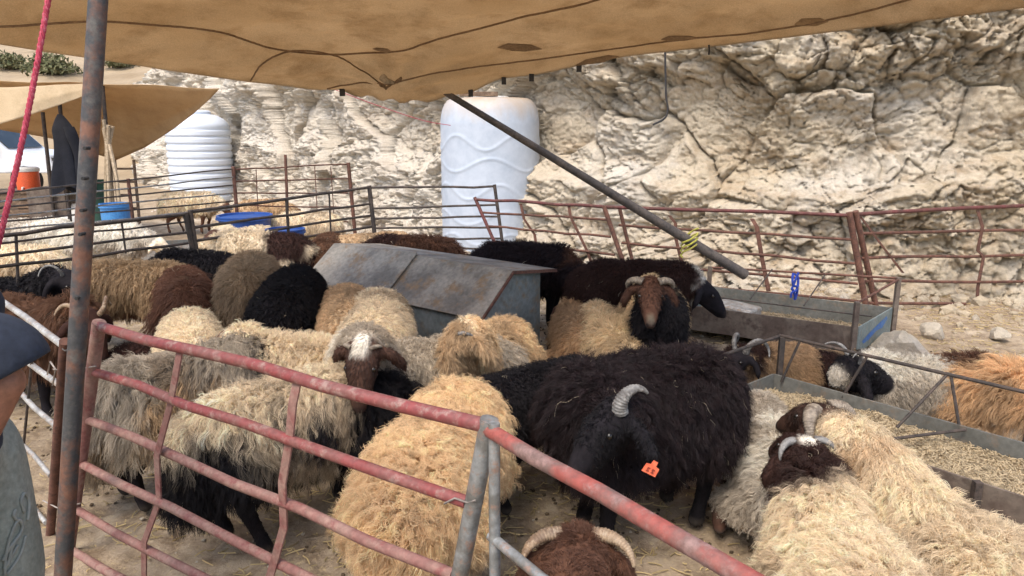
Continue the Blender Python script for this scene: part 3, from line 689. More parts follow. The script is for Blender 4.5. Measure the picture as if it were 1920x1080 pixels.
CREAM = np.array(lin((238, 219, 188))); WHITE = np.array(lin((234, 226, 210))); GOLD = np.array(lin((240, 208, 164))); TAN = np.array(lin((208, 178, 140)))
ORANGE = np.array(lin((232, 192, 146))); TAUPE = np.array(lin((160, 138, 110))); GREY = np.array(lin((182, 170, 152))); BROWN = np.array(lin((98, 68, 52)))
DBROWN = np.array(lin((62, 42, 36))); BLACK = np.array(lin((30, 27, 30))); RAMBLK = np.array(lin((42, 32, 33))); RUST = np.array(lin((90, 62, 49))); FACEB = np.array(lin((76, 54, 44)))
BRN2 = np.array(lin((124, 90, 68)))
SHEEP_N = [0]
def sheep(label, c, hd, head=None, face=None, lying=False, s=1.0, wool=CREAM, headc=FACEB, legc=None, patches=(), horns=None, hmat='horn', n=9000, L=0.055,
          lock=0.035, curl=0.010, freq=1.6, lay=0.35, clump=0.75, rad=0.0022, vox=0.022, k=6, drop=0.5, var=0.2, blaze=None, fuzz=0, neckw=1.0, tailc=None, wfat=1.0, roll=0.0, earup=0.0, bowed=0.0, back=0.2, hR=0.075, hT=4.2, hout=0.028, hr=0.026, cat='sheep', zoff=0.0, nopoll=False, hstyle='curl', flecks=0.0015, hs=1.0, ls=1.0, headfur=None, ztop=0.0):
    SHEEP_N[0] += 1; sd = 1000 + SHEEP_N[0] * 13
    r = np.random.default_rng(sd)
    root = empty('sheep', (c[0], c[1], zoff), R(hd), label, cat, 'sheep of the flock')
    s *= 1.0 if lying else 0.95
    ch, sh_ = math.cos(R(hd)), math.sin(R(hd))
    def tol(p): dx, dy = p[0] - c[0], p[1] - c[1]; return np.array([ch * dx + sh_ * dy, -sh_ * dx + ch * dy, p[2] - zoff])
    legc = headc * 0.8 if legc is None else legc
    wf = wfat * (0.86 if lying else 0.83)
    big = n > 25000
    n = int(n * 1.6); rad *= 0.62; lock *= 0.44 if big else 0.46; L *= 0.98 if big else 0.85; lay += 0.18 if big else 0.12; curl *= 0.80 if big else 0.60; freq *= 0.85; clump *= 0.86 if big else 0.72; var *= 0.9 if big else 0.7
    if lying:
        zc = 0.24 * s
        torso = [((-0.30 * s, 0, zc), 0.235 * s * wf, (0.02 * s, 0, zc + 0.02), 0.25 * s * wf), ((0.02 * s, 0, zc + 0.02), 0.25 * s * wf, (0.30 * s, 0, zc + 0.03), 0.215 * s * wf),
                 ((-0.42 * s, 0, zc - 0.03), 0.15 * s, (-0.47 * s, 0, zc - 0.10), 0.11 * s)]
        sy = 1
        legs = [((0.30 * s, 0.13 * s, 0.12), 0.08 * s, (0.48 * s, 0.17 * s, 0.06), 0.042 * s), ((0.48 * s, 0.17 * s, 0.06), 0.04 * s, (0.30 * s, 0.21 * s, 0.04), 0.032 * s),
                ((0.30 * s, -0.13 * s, 0.12), 0.08 * s, (0.50 * s, -0.16 * s, 0.06), 0.042 * s), ((0.50 * s, -0.16 * s, 0.06), 0.04 * s, (0.32 * s, -0.21 * s, 0.04), 0.032 * s),
                ((-0.25 * s, 0.15 * s, 0.14), 0.11 * s, (-0.02 * s, 0.29 * s, 0.08), 0.05 * s), ((-0.02 * s, 0.29 * s, 0.07), 0.04 * s, (-0.22 * s, 0.31 * s, 0.04), 0.032 * s),
                ((-0.25 * s, -0.15 * s, 0.14), 0.11 * s, (-0.02 * s, -0.27 * s, 0.08), 0.05 * s), ((-0.02 * s, -0.27 * s, 0.07), 0.04 * s, (-0.22 * s, -0.29 * s, 0.04), 0.032 * s)]
        nb = np.array([0.34 * s, 0, zc + 0.10]); hdef = np.array([0.60 * s, 0, 0.36 * s])
        legtop = 0.10
    else:
        zc = 0.545 * s + ztop
        torso = [((-0.30 * s, 0, zc), 0.205 * s * wf, (0.0, 0, zc - 0.01), 0.22 * s * wf), ((0.0, 0, zc - 0.01), 0.22 * s * wf, (0.30 * s, 0, zc + 0.01), 0.20 * s * wf),
                 ((-0.30 * s, 0, zc - 0.10 * s), 0.16 * s * wf, (0.30 * s, 0, zc - 0.10 * s), 0.16 * s * wf),
                 ((-0.42 * s, 0, zc - 0.03), 0.13 * s, (-0.47 * s, 0, zc - 0.17), 0.10 * s)]
        legs = []; j = lambda a_: r.normal(0, a_)
        for (lx, ly, fr) in ((0.27, 0.115, 1), (0.27, -0.115, 1), (-0.29, 0.12, 0), (-0.29, -0.12, 0)):
            x0, y0 = lx * s, ly * s; sw = j(0.05)
            if fr:
                legs += [((x0, y0, 0.42 * s), 0.085 * s, (x0 + sw * .5 + .01, y0, 0.25 * s), 0.042 * s), ((x0 + sw * .5 + .01, y0, 0.25 * s), 0.042 * s, (x0 + sw, y0, 0.09 * s), 0.03 * s), ((x0 + sw, y0, 0.09 * s), 0.032 * s, (x0 + sw + 0.02, y0, 0.028), 0.036 * s)]
            else:
                legs += [((x0, y0, 0.45 * s), 0.12 * s, (x0 + 0.04 * s, y0, 0.34 * s), 0.085 * s), ((x0 + 0.04 * s, y0, 0.34 * s), 0.075 * s, (x0 - 0.06 * s + sw * .6, y0, 0.23 * s), 0.040 * s), ((x0 - 0.06 * s + sw * .6, y0, 0.23 * s), 0.038 * s, (x0 - 0.04 * s + sw, y0, 0.09 * s), 0.029 * s), ((x0 - 0.04 * s + sw, y0, 0.09 * s), 0.031 * s, (x0 - 0.02 * s + sw, y0, 0.028), 0.036 * s)]
        nb = np.array([0.36 * s, 0, zc + 0.10 * s]); hdef = np.array([0.62 * s, 0, 0.46 * s])
        legtop = 0.34 * s
    if ls != 1.0:
        sc3 = lambda p_: (p_[0] * ls, p_[1], p_[2])
        torso = [(sc3(a_), b_, sc3(c_), d_) for a_, b_, c_, d_ in torso]; legs = [(sc3(a_), b_, sc3(c_), d_) for a_, b_, c_, d_ in legs]; nb[0] *= ls; hdef[0] *= ls
    h0 = hdef if head is None else tol(head)
    nb[2] = zc + (0.10 * s) * float(np.clip((h0[2] - zc) / (0.2 * s), -0.9, 1))
    if face is None: fy, fp = 0.0, R(-55)
    else: fy, fp = R(face[0] - hd), R(face[1])
    f = np.array([math.cos(fy) * math.cos(fp), math.sin(fy) * math.cos(fp), math.sin(fp)])
    sd_ = np.cross([0, 0, 1.0], f); sd_ /= np.linalg.norm(sd_); u = np.cross(f, sd_)
    if roll:
        cr, sr = math.cos(R(roll)), math.sin(R(roll)); sd_, u = sd_ * cr + u * sr, u * cr - sd_ * sr
    q = s * 1.05 * hs
    H = lambda a_, b_, c_: h0 + (f * a_ + sd_ * b_ + u * c_) * q
    neck_end = H(-0.05, 0, -0.02)
    mid = (nb + neck_end) / 2 + np.array([0, 0, 0.02 * s])
    neck = [(nb, 0.155 * s * neckw, mid, 0.12 * s * neckw), (mid, 0.12 * s * neckw, neck_end, 0.082 * s)]
    hp = [(H(-0.03, 0, 0.0), 0.075 * q, H(0.07, 0, 0.0), 0.066 * q), (H(0.07, 0, 0.005), 0.062 * q, H(0.185, 0, -0.032), 0.042 * q), (H(0.0, 0, -0.045), 0.055 * q, H(0.19, 0, -0.06), 0.032 * q),
          (H(0.195, 0, -0.04), 0.040 * q, H(0.215, 0, -0.048), 0.034 * q), (H(0.05, 0.045, 0.02), 0.026 * q, H(0.07, 0.045, 0.018), 0.022 * q), (H(0.05, -0.045, 0.02), 0.026 * q, H(0.07, -0.045, 0.018), 0.022 * q)]
    ears = []
    for e in (1, -1):
        ex = 1 + earup
        ears += [(H(-0.025, 0.065 * e, 0.02), 0.018 * q, H(-0.02, 0.115 * e, -0.02 * (1 - earup)), 0.026 * q), (H(-0.02, 0.115 * e, -0.02 * (1 - earup)), 0.026 * q, H(0.0, 0.145 * e, -0.085 * (1 - earup)), 0.027 * q), (H(0.0, 0.145 * e, -0.085 * (1 - earup)), 0.026 * q, H(0.01, 0.15 * e, -0.125 * (1 - earup)), 0.013 * q)]
    prims = torso + neck + legs + hp + ears
    me = union_mesh(prims, vox, 2)
    V, N, T = mesh_arrays(me)
    sT = np.min([rc_sdf(V, *p_) for p_ in torso], 0); sN = np.min([rc_sdf(V, *p_) for p_ in neck], 0)
    sL = np.min([rc_sdf(V, *p_) for p_ in legs], 0); sH = np.min([rc_sdf(V, *p_) for p_ in hp + ears], 0)
    hd_d = np.linalg.norm(V - H(0.03, 0, 0), axis=1)
    isH = sstep(-0.012, 0.012, np.minimum(sT, sN) - sH)
    isL = sstep(0.0, 0.02, np.minimum(np.minimum(sT, sN), sH) - sL) * sstep(legtop + 0.05, legtop - 0.04, V[:, 2])
    wgt = np.clip(1 - isH - isL, 0, 1); wgt *= 1 - 0.55 * sstep(0.20 * q, 0.12 * q, hd_d)
    nzv = lambda P, sc=9.0: fbm(P * sc + sd, 3, sd % 97)
    def wcol(P):
        C = np.broadcast_to(np.array(wool), (len(P), 3)).copy()
        C = C * (1 + 0.16 * fbm(P * 5 + sd, 3, 5))[:, None]
        dirt = (0.55 * sstep(0.05, 0.45, fbm(P * 3.3 + sd * 1.7, 4, 9) + 0.5 * sstep(0.55, 0.15, P[:, 2])))[:, None]
        if np.mean(wool) > 0.12: C = C * (1 - dirt) + np.array((0.25, 0.175, 0.105)) * dirt
        wn = nzv(P, 12) * 0.05
        for (pc, pr, pcol) in patches:
            dd = np.linalg.norm((P - np.array(pc[:3])) * (np.array(pc[3:6]) if len(pc) > 3 else 1.0), axis=1) + wn
            t_ = sstep(pr + 0.03, pr - 0.03, dd)[:, None]; C = C * (1 - t_) + np.array(pcol) * t_
        return C
    C = wcol(V) * 0.8
    hc = np.broadcast_to(np.array(headc), V.shape) * (1 + 0.15 * nzv(V, 16))[:, None]
    rel = V - h0; la = rel @ f / q; lb = rel @ sd_ / q; lc = rel @ u / q
    if blaze is not None:
        bc, lo, hi, wd = blaze; bm = (sstep(wd + 0.015, wd - 0.01, np.abs(lb) + 0.01 * nzv(V, 30)) * sstep(lo - 0.02, lo + 0.02, la) * sstep(hi + 0.02, hi - 0.02, la) * sstep(-0.03, 0.0, lc + 0.1 * la))[:, None]
        hc = hc * (1 - bm) + np.array(bc) * bm
    hc = hc * (1 - 0.35 * fbm(V * 38 + sd, 3, 12))[:, None]
    eyer = sstep(0.034, 0.012, np.hypot(np.hypot(la - 0.066, np.abs(lb) - 0.058), lc - 0.02))[:, None] * 0.55; hc = hc * (1 - eyer)
    mou = (sstep(0.008, 0.003, np.abs(lc + 0.058 - 0.10 * (la - 0.2))) * sstep(0.10, 0.14, la))[:, None] * 0.7; hc = hc * (1 - mou)
    nst = sstep(0.014, 0.006, np.hypot(np.hypot(la - 0.235, np.abs(lb) - 0.02), lc + 0.034))[:, None] * 0.85; hc = hc * (1 - nst)
    nose = sstep(0.205, 0.235, la)[:, None] * 0.6; hc = hc * (1 - nose) + np.array((0.035, 0.026, 0.024)) * nose
    C = C * (1 - isH)[:, None] + hc * isH[:, None]
    lcol = np.array(legc) * np.ones_like(V); hoof = sstep(0.05, 0.03, V[:, 2])[:, None]; lcol = lcol * (1 - hoof) + np.array((0.05, 0.042, 0.036)) * hoof
    C = C * (1 - isL)[:, None] + lcol * isL[:, None]
    vcol(me, 'col', np.clip(C, 0.004, 1)); me.materials.clear(); me.materials.append(M['hide'])
    body = obj('body', me, root)
    g = grow(V, N, T, wgt, wcol, n, L * s, lock, curl, freq, lay, clump, rad, k, drop, sd, var, back, flecks)
    if g is not None:
        curves_obj('wool', g[0], g[1], np.clip(g[2], 0.003, 0.9), M['wool'], root)
    if fuzz:
        wf_ = np.clip(isH + 0.6 * isL, 0, 1) * np.where((la > 0.15) & (isH > 0.5), 0.15, 1.0)
        if headfur is not None: wf_ = wf_ + 1.5 * isH * sstep(0.05, -0.02, la)
        ic = np.clip(C, 0.004, 1)
        g = grow(V, N, T, wf_, ic, int(fuzz * 1.8), 0.019 if headfur is None else headfur, 0.012, 0.0025, 1.0, 0.75, 0.5, rad * 0.8, 4, 0.2, sd + 5, 0.12)
        curves_obj('coat_hair', g[0], g[1], np.clip(g[2], 0.003, 0.9), M['wool'], root)
    for e in (1, -1):
        me_ = MB(); p_ = H(0.066, 0.060 * e, 0.022)
        me_.lathe([(0.003, -0.013 * q), (0.0105 * q, -0.008 * q), (0.0135 * q, 0), (0.0105 * q, 0.008 * q), (0.003, 0.013 * q)], 10)
        o = obj('eye', me_.mesh('eye', M['eye'])); o.parent = root; o.location = tuple(p_)
    if horns:
        for e in ((1, -1) if horns is True else horns):
            pts = []; rs = []
            for i_ in range(64):
                t_ = i_ / 63 * hT; R_ = q * hR * (1 - 0.10 * t_ / hT)
                if hstyle == 'side':
                    p_ = H(-0.02, 0.045 * e, 0.055) + sd_ * e * R_ * math.sin(t_ * 0.92) * (1 + hout * 4) - u * R_ * (1 - math.cos(t_)) * 1.05 + u * 0.2 * R_ * math.sin(t_) - f * R_ * 0.55 * math.sin(t_ * 0.8)
                else: p_ = H(-0.02, 0.045 * e, 0.05) + (u * math.sin(t_) - f * (1 - math.cos(t_))) * R_ + sd_ * e * hout * q * t_
                pts.append(p_); rs.append(q * hr * (1 - 0.78 * (i_ / 63) ** 1.3) * (1 + 0.09 * math.sin(i_ * 1.9) + 0.03 * math.sin(i_ * 0.7)))
            me_ = MB().tube(pts, rs, 10, flat=0.8); o = obj('horn', me_.mesh('horn', M[hmat])); o.parent = root
    return root, H, f, sd_, u
# ================================================================== POLES, ROPES, FENCES
def lerp(a, b, t): return np.array(a) * (1 - t) + np.array(b) * t
def wob(a, b, n=6, amp=0.006, seed=0):
    r_ = np.random.default_rng(seed); a = np.array(a, float); b = np.array(b, float)
    return [lerp(a, b, i / (n - 1)) + (r_.normal(0, amp, 3) if 0 < i < n - 1 else 0) for i in range(n)]
# awning pole beside the gate
p0 = aty(184, 0, 2.58); p1 = aty(118, 1080, 2.42); dz = (p0 - p1) / (p0[2] - p1[2])
pb = p1 - dz * p1[2]; pt = p0 + dz * (2.6 - p0[2])
r0 = empty('support_pole', pb, 0, 'rusty flaking steel pole holding up the awning beside the red gate', 'pole')
MB().tube([pb + (pt - pb) * t for t in np.linspace(0, 1, 12)], 0.030, 20).build('shaft', M['pole_steel'], r0)
hl = MB()
for yy in (278, 335, 395, 440, 560, 1000):
    q = aty(158 - (yy - 278) * 0.055, yy, 2.46); hl = MB().tube([q, q + np.array([0, 0.03, 0])], 0.006, 8); hl.build('bolt_hole', M['rubber'], r0)
# diagonal prop
a = aty(1398, 516, 6.35); b = aty(826, 168, 6.05)
r0 = empty('prop_pole', a, 0, 'dark weathered beam leaning from the back trough up to the awning', 'pole')
m_ = MB(); pts = [lerp(a, b, t) for t in np.linspace(0, 1, 16)]
m_.tube(pts, [0.046 - 0.022 * t for t in np.linspace(0, 1, 16)], 8).build('shaft', M['prop'], r0)
MB().tube([b, lerp(a, b, 1.03)], [0.006, 0.004], 6).build('pin', M['black_wire'], r0)
c_ = lerp(a, b, 0.2)
tw = []
for i in range(26): tw.append(c_ + np.array([0.07 * math.cos(i * 0.9), 0.07 * math.sin(i * 0.9), 0.06 - i * 0.006 + 0.05 * math.cos(i * .9)]))
r1 = MB().tube(tw, 0.008, 6).build('twine', M['rope_yellow']); tag(r1, 'yellow-green twine tied round the leaning beam and fence rail', 'twine')
# red rope
a = aty(97, -40, 2.15); b = aty(-14, 500, 1.95)
pts = [lerp(a, b, t) + np.array([0.0, 0, -0.03 * math.sin(math.pi * t)]) for t in np.linspace(0, 1, 120)]
m_ = MB()
for s3 in range(3):
    m_.tube([p + 0.0040 * np.array([math.cos(i * 0.9 + s3 * 2.094), math.sin(i * 0.9 + s3 * 2.094), 0]) for i, p in enumerate(pts)], 0.0045, 6)
tag(m_.build('rope', M['rope_red']), 'red braided rope hanging taut from the awning at the picture edge', 'rope')
# wires on the cliff
def wire(pxs, d_, r_, lab, mat='black_wire'):
    pts = [aty(x_, y_, d_) for x_, y_ in catmull(pxs, 8)]; tag(MB().tube(pts, r_, 6).build('cable', M[mat]), lab, 'cable')
wire([(1247, 92), (1248, 140), (1249, 180), (1252, 205), (1246, 222), (1224, 234)], 8.0, 0.011, 'black electric cable hanging down the cliff face from the awning')
wire([(1329, 84), (1330, 92), (1329, 103)], 5.0, 0.006, 'short black wire end below the awning hem')
wire([(620, 165), (700, 195), (790, 225), (845, 235)], 8.5, 0.004, 'thin pink-red cord running from the awning to the big tank', 'rope_red')

def panel(name, label, cat, A, B, rails, posts, straps=(), mat='rust', rr=0.016, pr=0.02, group=None, wires=(), seed=0, strapw=0.016, amp=0.005):
    """a welded fence panel in the vertical plane through ground points A and B; rails and posts are given as photo pixels on that plane"""
    root = empty(name, (A[0], A[1], 0), 0, label, cat, group)
    for i, rl in enumerate(rails):
        (a_, b_) = rl[:2]; mm = M[rl[2]] if len(rl) > 2 else M[mat]; r_ = rl[3] if len(rl) > 3 else rr
        MB().tube(wob(onpl(*a_, A, B), onpl(*b_, A, B), 7, amp, seed + i), r_, 9).build('rail', mm, root)
    for i, ps in enumerate(posts):
        a_, b_ = ps[:2]; mm = M[ps[2]] if len(ps) > 2 else M[mat]; r_ = ps[3] if len(ps) > 3 else pr
        pa, pb_ = onpl(*a_, A, B), onpl(*b_, A, B)
        if len(ps) > 4 and ps[4] == 'ground': pb_ = pa + (pb_ - pa) * ((pa[2] + 0.02) / (pa[2] - pb_[2]))
        MB().tube([pa, lerp(pa, pb_, .5), pb_], r_, 10).build('post', mm, root)
    ab = np.array([B[0] - A[0], B[1] - A[1], 0.0]); ab /= np.linalg.norm(ab); nn = np.array([-ab[1], ab[0], 0])
    if nn[1] > 0: nn = -nn
    for i, sp in enumerate(straps):
        pxs = sp[0]; mm = M[sp[1]] if len(sp) > 1 else M[mat]; sw = sp[2] if len(sp) > 2 else strapw
        pts = [onpl(*q, A, B) + nn * 0.024 * (1 if k % 2 else -0.2) for k, q in enumerate(pxs)]
        m_ = MB()
        vs = []
        for p in pts: vs += [p - ab * sw - nn * .003, p + ab * sw - nn * .003, p + ab * sw + nn * .003, p - ab * sw + nn * .003]
        fs = []
        for k in range(len(pts) - 1):
            for j in range(4):
                j2 = (j + 1) % 4; fs.append((k * 4 + j, k * 4 + j2, k * 4 + 4 + j2, k * 4 + 4 + j))
        fs += [(3, 2, 1, 0), tuple(len(vs) - 4 + j for j in range(4))]
        m_.add(vs, fs).build('strap', mm, root)
    for i, wr_ in enumerate(wires):
        MB().tube([onpl(*q, A, B) + nn * 0.02 for q in wr_], 0.003, 5).build('wire_tie', M['thin_wire'], root)
    return root
# --- red gate in front
A = atz(186, 606, 1.05)[:2]; B = atz(912, 792, 1.05)[:2]
def ext(a_, b_, x_): return (x_, a_[1] + (b_[1] - a_[1]) * (x_ - a_[0]) / (b_[0] - a_[0]))
GR = [((186, 612), (910, 798), 'red_paint', 0.019), ((174, 697), (876, 942), 'red_paint', 0.017), ((165, 787), (850, 1078), 'red_dusty', 0.017)]
GR += [((150, 868), ext((150, 868), (560, 1076), 815), 'red_dusty', 0.017), ((138, 952), ext((138, 952), (372, 1080), 790), 'red_dusty', 0.017), ((128, 1028), ext((128, 1028), (222, 1080), 770), 'red_dusty', 0.018)]
gate = panel('gate', 'red painted tubular gate with bent flat straps in front of the flock', 'gate', A, B, GR,
      [((186, 604), (122, 1084), 'red_dusty', 0.024), ((918, 786), (862, 1080), 'galv', 0.023, 'ground')],
      [([(336, 652), (342, 698), (316, 762), (306, 850), (296, 940), (282, 1010), (268, 1085)], 'red_dusty', 0.015), ([(557, 708), (561, 752), (540, 828), (541, 900), (530, 990), (516, 1080), (506, 1150)], 'red_dusty', 0.016)],
      wires=[[(110, 690), (140, 692), (190, 684)], [(842, 938), (862, 928), (885, 936), (900, 932)], [(90, 935), (120, 950), (160, 940)]], seed=10)
GA, GB = A, B
# --- second run of the front rail, towards the camera
A2 = GB; B2 = atz(1392, 1080, 1.05)[:2]
e2 = lambda y_: None
def onl(t, z_): return np.array([A2[0] + (B2[0] - A2[0]) * t, A2[1] + (B2[1] - A2[1]) * t, z_])
g2 = empty('gate', (A2[0], A2[1], 0), 0, 'second gate with an orange-red top rail running to the lower right corner', 'gate')
MB().tube(wob(onl(0.01, 1.035), onl(1.6, 1.06), 7, 0.003, 5), 0.0185, 10).build('rail', M['red_orange'], g2)
MB().tube(wob(onl(0.02, 0.755), onl(1.6, 0.76), 7, 0.003, 6), 0.013, 10).build('rail', M['galv'], g2)
MB().tube(wob(onl(0.02, 0.30), onl(1.6, 0.30), 7, 0.003, 7), 0.013, 10).build('rail', M['galv'], g2)
MB().tube([onl(0.045, 1.06), onl(0.045, 0.0)], 0.014, 10).build('post', M['galv'], g2)
MB().tube([onl(1.6, 1.08), onl(1.6, 0.0)], 0.018, 10).build('post', M['red_orange'], g2)
# --- pale galvanised gate at the left, beyond the pole
A3 = atz(122, 655, 0.98)[:2]; B3 = atz(-160, 452, 0.98)[:2]
panel('gate', 'pale galvanised gate between the rusty pole and the person', 'gate', A3, B3,
      [((124, 652), (-160, 448), 'galv_white', 0.013), ((112, 722), (-60, 600), 'galv_white', 0.012), ((104, 798), (-60, 640), 'galv_white', 0.011), ((95, 892), (-40, 730), 'galv_white', 0.010), ((86, 980), (-30, 840), 'galv_white', 0.010)],
      [((122, 640), (88, 1085), 'rust', 0.019, 'ground'), ((66, 612), (38, 900), 'dark_steel', 0.006)], wires=[[(100, 700), (106, 676), (116, 690), (110, 720)]], seed=20, amp=0.003)
# --- dark back fence
P_a = atz(-40, 470, 0.95)[:2]; P_b = atz(347, 400, 1.0)[:2]; P_c = atz(692, 350, 1.05)[:2]; P_d = atz(928, 348, 1.05)[:2]
panel('fence_panel', 'dark steel fence panel behind the brown sheep at the far side', 'fence', P_a, P_b,
      [((-40, 446), (347, 402), 'dark_steel', 0.015), ((-40, 485), (349, 436), 'dark_steel', 0.011), ((-40, 505), (352, 456), 'dark_steel', 0.012), ((-40, 462), (348, 416), 'dark_steel', 0.008)],
      [((347, 398), (362, 470), 'dark_steel', 0.024, 'ground'), ((30, 440), (33, 510), 'dark_steel', 0.010, 'ground'), ((228, 416), (236, 475), 'dark_steel', 0.008)], seed=30)
panel('fence_panel', 'long dark fence panel running back towards the cliff', 'fence', P_b, P_c,
      [((356, 397), (692, 351), 'dark_steel', 0.016), ((360, 427), (694, 382), 'dark_steel', 0.014), ((364, 452), (696, 404), 'dark_steel', 0.014), ((366, 475), (698, 425), 'dark_steel', 0.014)],
      [((356, 394), (368, 470), 'dark_steel', 0.022, 'ground'), ((537, 372), (541, 440), 'dark_steel', 0.016, 'ground'), ((617, 360), (620, 430), 'dark_steel', 0.010, 'ground')], seed=40)
panel('fence_panel', 'five-rail dark fence panel in front of the big white tank', 'fence', P_c, P_d,
      [((692, 352), (927, 349), 'dark_steel', 0.014), ((695, 391), (932, 384)), ((697, 410), (935, 406)), ((699, 428), (938, 426)), ((701, 446), (941, 447)), ((703, 464), (944, 468))],
      [((692, 348), (706, 470), 'dark_steel', 0.026, 'ground'), ((927, 346), (944, 470), 'dark_steel', 0.020, 'ground')], mat='dark_steel', rr=0.013, seed=50)
# --- far pen fences, beyond
Q_a = atz(-30, 366, 1.1)[:2]; Q_b = atz(437, 318, 1.15)[:2]; Q_c = atz(652, 308, 1.15)[:2]
rl = [((-30, 366 + k * 13 + (k % 2) * 3), (437, 317 + k * 15), 'galv' if k % 2 else 'dark_steel', 0.010) for k in range(6)]
panel('fence_panel', 'thin pale wire-rail fence of the far pen by the tents', 'fence', Q_a, Q_b, rl, [((437, 312), (446, 420), 'rust', 0.026, 'ground'), ((240, 335), (250, 420), 'rust', 0.02, 'ground')], seed=60, mat='rust')
rl = [((437, 318 + k * 22), (652, 308 + k * 27), 'rust', 0.011) for k in range(5)]
panel('fence_panel', 'rusty mesh-like fence panel of the far pen under the cliff', 'fence', Q_b, Q_c, rl,
      [((653, 305), (664, 420), 'rust', 0.03, 'ground'), ((535, 290), (540, 420), 'rust', 0.022, 'ground'), ((480, 318), (484, 400), 'rust', 0.007), ((590, 312), (595, 400), 'rust', 0.007), ((620, 312), (626, 400), 'rust', 0.007)], seed=70)
# --- rusty fence along the cliff
F_a = atz(892, 372, 0.98)[:2]; F_b = atz(1132, 390, 0.98)[:2]; F_c = atz(1600, 402, 0.95)[:2]; F_d = atz(1990, 382, 0.95)[:2]
panel('fence_panel', 'dark red rusty fence panel beside the big white tank', 'fence', F_a, F_b,
      [((890, 374), (1135, 388), 'rust_red', 0.016), ((900, 398), (1138, 412)), ((912, 424), (1145, 444)), ((925, 452), (1152, 478)), ((940, 480), (1160, 508)), ((955, 508), (1168, 536))],
      [((890, 370), (934, 470), 'rust_red', 0.019), ((1132, 386), (1168, 490), 'rust', 0.022, 'ground')],
      [([(976, 382), (985, 410), (1002, 440), (1012, 490)],), ([(1066, 386), (1072, 405), (1100, 470), (1126, 530)],)], mat='rust', rr=0.012, seed=80)
panel('fence_panel', 'rusty fence panel with bent straps behind the back trough', 'fence', F_b, F_c,
      [((1135, 388), (1592, 404), 'rust_red', 0.017), ((1160, 422), (1596, 449)), ((1165, 455), (1602, 494)), ((1170, 492), (1608, 532)), ((1180, 524), (1612, 565))],
      [((1162, 392), (1186, 490), 'rust', 0.018), ((1592, 398), (1622, 564), 'rust', 0.030, 'ground')],
      [([(1255, 404), (1266, 418), (1268, 450), (1280, 500)],), ([(1410, 410), (1418, 425), (1428, 480), (1440, 545)], 'rust', 0.02)], mat='rust', rr=0.013, seed=90)
panel('fence_panel', 'rusty six-rail fence panel at the foot of the rough cliff', 'fence', F_c, F_d,
      [((1606, 402), (1990, 381), 'rust_red', 0.019), ((1610, 438), (1990, 430)), ((1615, 484), (1990, 476)), ((1622, 527), (1990, 527)), ((1630, 568), (1990, 571)), ((1636, 603), (1990, 612), 'rust', 0.018)],
      [((1604, 396), (1640, 564), 'rust', 0.028, 'ground')],
      [([(1834, 394), (1838, 425), (1834, 470), (1840, 480), (1834, 540), (1828, 575)], 'rust', 0.022), ([(1614, 406), (1650, 460), (1694, 512)], 'rust', 0.014)], mat='rust', rr=0.015, seed=100)

# ================================================================== FEEDER AND TROUGHS
fx = np.array([-0.79, 0.61, 0.0]); fn_ = np.array([-0.61, -0.79, 0.0])            # along the ridge, towards the near-left eave
a0 = np.array([-0.02, 5.32, 0.70])
fd = empty('feeder', (a0[0], a0[1], 0), 0, 'grey sheet-metal feeder with a sloping lid among the sheep', 'feeder')
def fp_(l, w_, z_): return np.array([a0[0], a0[1], 0]) + fx * l + fn_ * w_ + np.array([0, 0, z_])
def sheetp(name, q4, th, mat, parent=fd):
    q4 = [np.array(p) for p in q4]; nn = np.cross(q4[1] - q4[0], q4[-1] - q4[0]); nn = nn / np.linalg.norm(nn) * th
    k = len(q4); v = q4 + [p - nn for p in q4]
    f = [tuple(range(k)), tuple(range(2 * k - 1, k - 1, -1))] + [(i, i + k, (i + 1) % k + k, (i + 1) % k) for i in range(k)]
    return MB().add(v, f).build(name, mat, parent, smooth=False)
sheetp('end_panel', [fp_(0.02, 0.32, 0.44), fp_(0.02, 0.0, 0.685), fp_(0.02, -0.42, 0.63), fp_(0.02, -0.42, 0.03), fp_(0.02, 0.32, 0.03)][::-1], 0.012, M['sheet_blue'])
sheetp('end_panel', [fp_(1.90, 0.32, 0.44), fp_(1.90, 0.0, 0.685), fp_(1.90, -0.42, 0.63), fp_(1.90, -0.42, 0.12), fp_(1.90, 0.32, 0.12)], 0.012, M['sheet_blue'])
sheetp('side_panel', [fp_(0.03, 0.31, 0.12), fp_(1.89, 0.31, 0.12), fp_(1.89, 0.31, 0.43), fp_(0.03, 0.31, 0.43)], 0.010, M['sheet_blue'])
sheetp('side_panel', [fp_(0.03, -0.41, 0.12), fp_(1.89, -0.41, 0.12), fp_(1.89, -0.41, 0.40), fp_(0.03, -0.41, 0.40)][::-1], 0.010, M['sheet_blue'])
sheetp('lid', [fp_(-0.03, 0.37, 0.415), fp_(-0.03, 0.0, 0.705), fp_(0.98, 0.0, 0.715), fp_(0.98, 0.37, 0.425)][::-1], 0.008, M['sheet'])
sheetp('lid', [fp_(0.94, 0.38, 0.447), fp_(0.94, 0.0, 0.742), fp_(1.98, 0.0, 0.715), fp_(1.98, 0.38, 0.425)][::-1], 0.008, M['sheet'])
sheetp('lid_flap', [fp_(-0.03, 0.0, 0.706), fp_(-0.03, -0.56, 0.635), fp_(0.98, -0.56, 0.645), fp_(0.98, 0.0, 0.716)][::-1], 0.008, M['sheet'])
sheetp('lid_flap', [fp_(0.99, 0.0, 0.716), fp_(0.99, -0.54, 0.645), fp_(1.98, -0.54, 0.645), fp_(1.98, 0.0, 0.716)][::-1], 0.008, M['sheet'])
for l_ in (0.06, 1.86):
    for w_ in (0.27, -0.37): MB().tube([fp_(l_, w_, 0.3), fp_(l_, w_, 0.0)], 0.018, 8).build('leg', M['dark_steel'], fd)
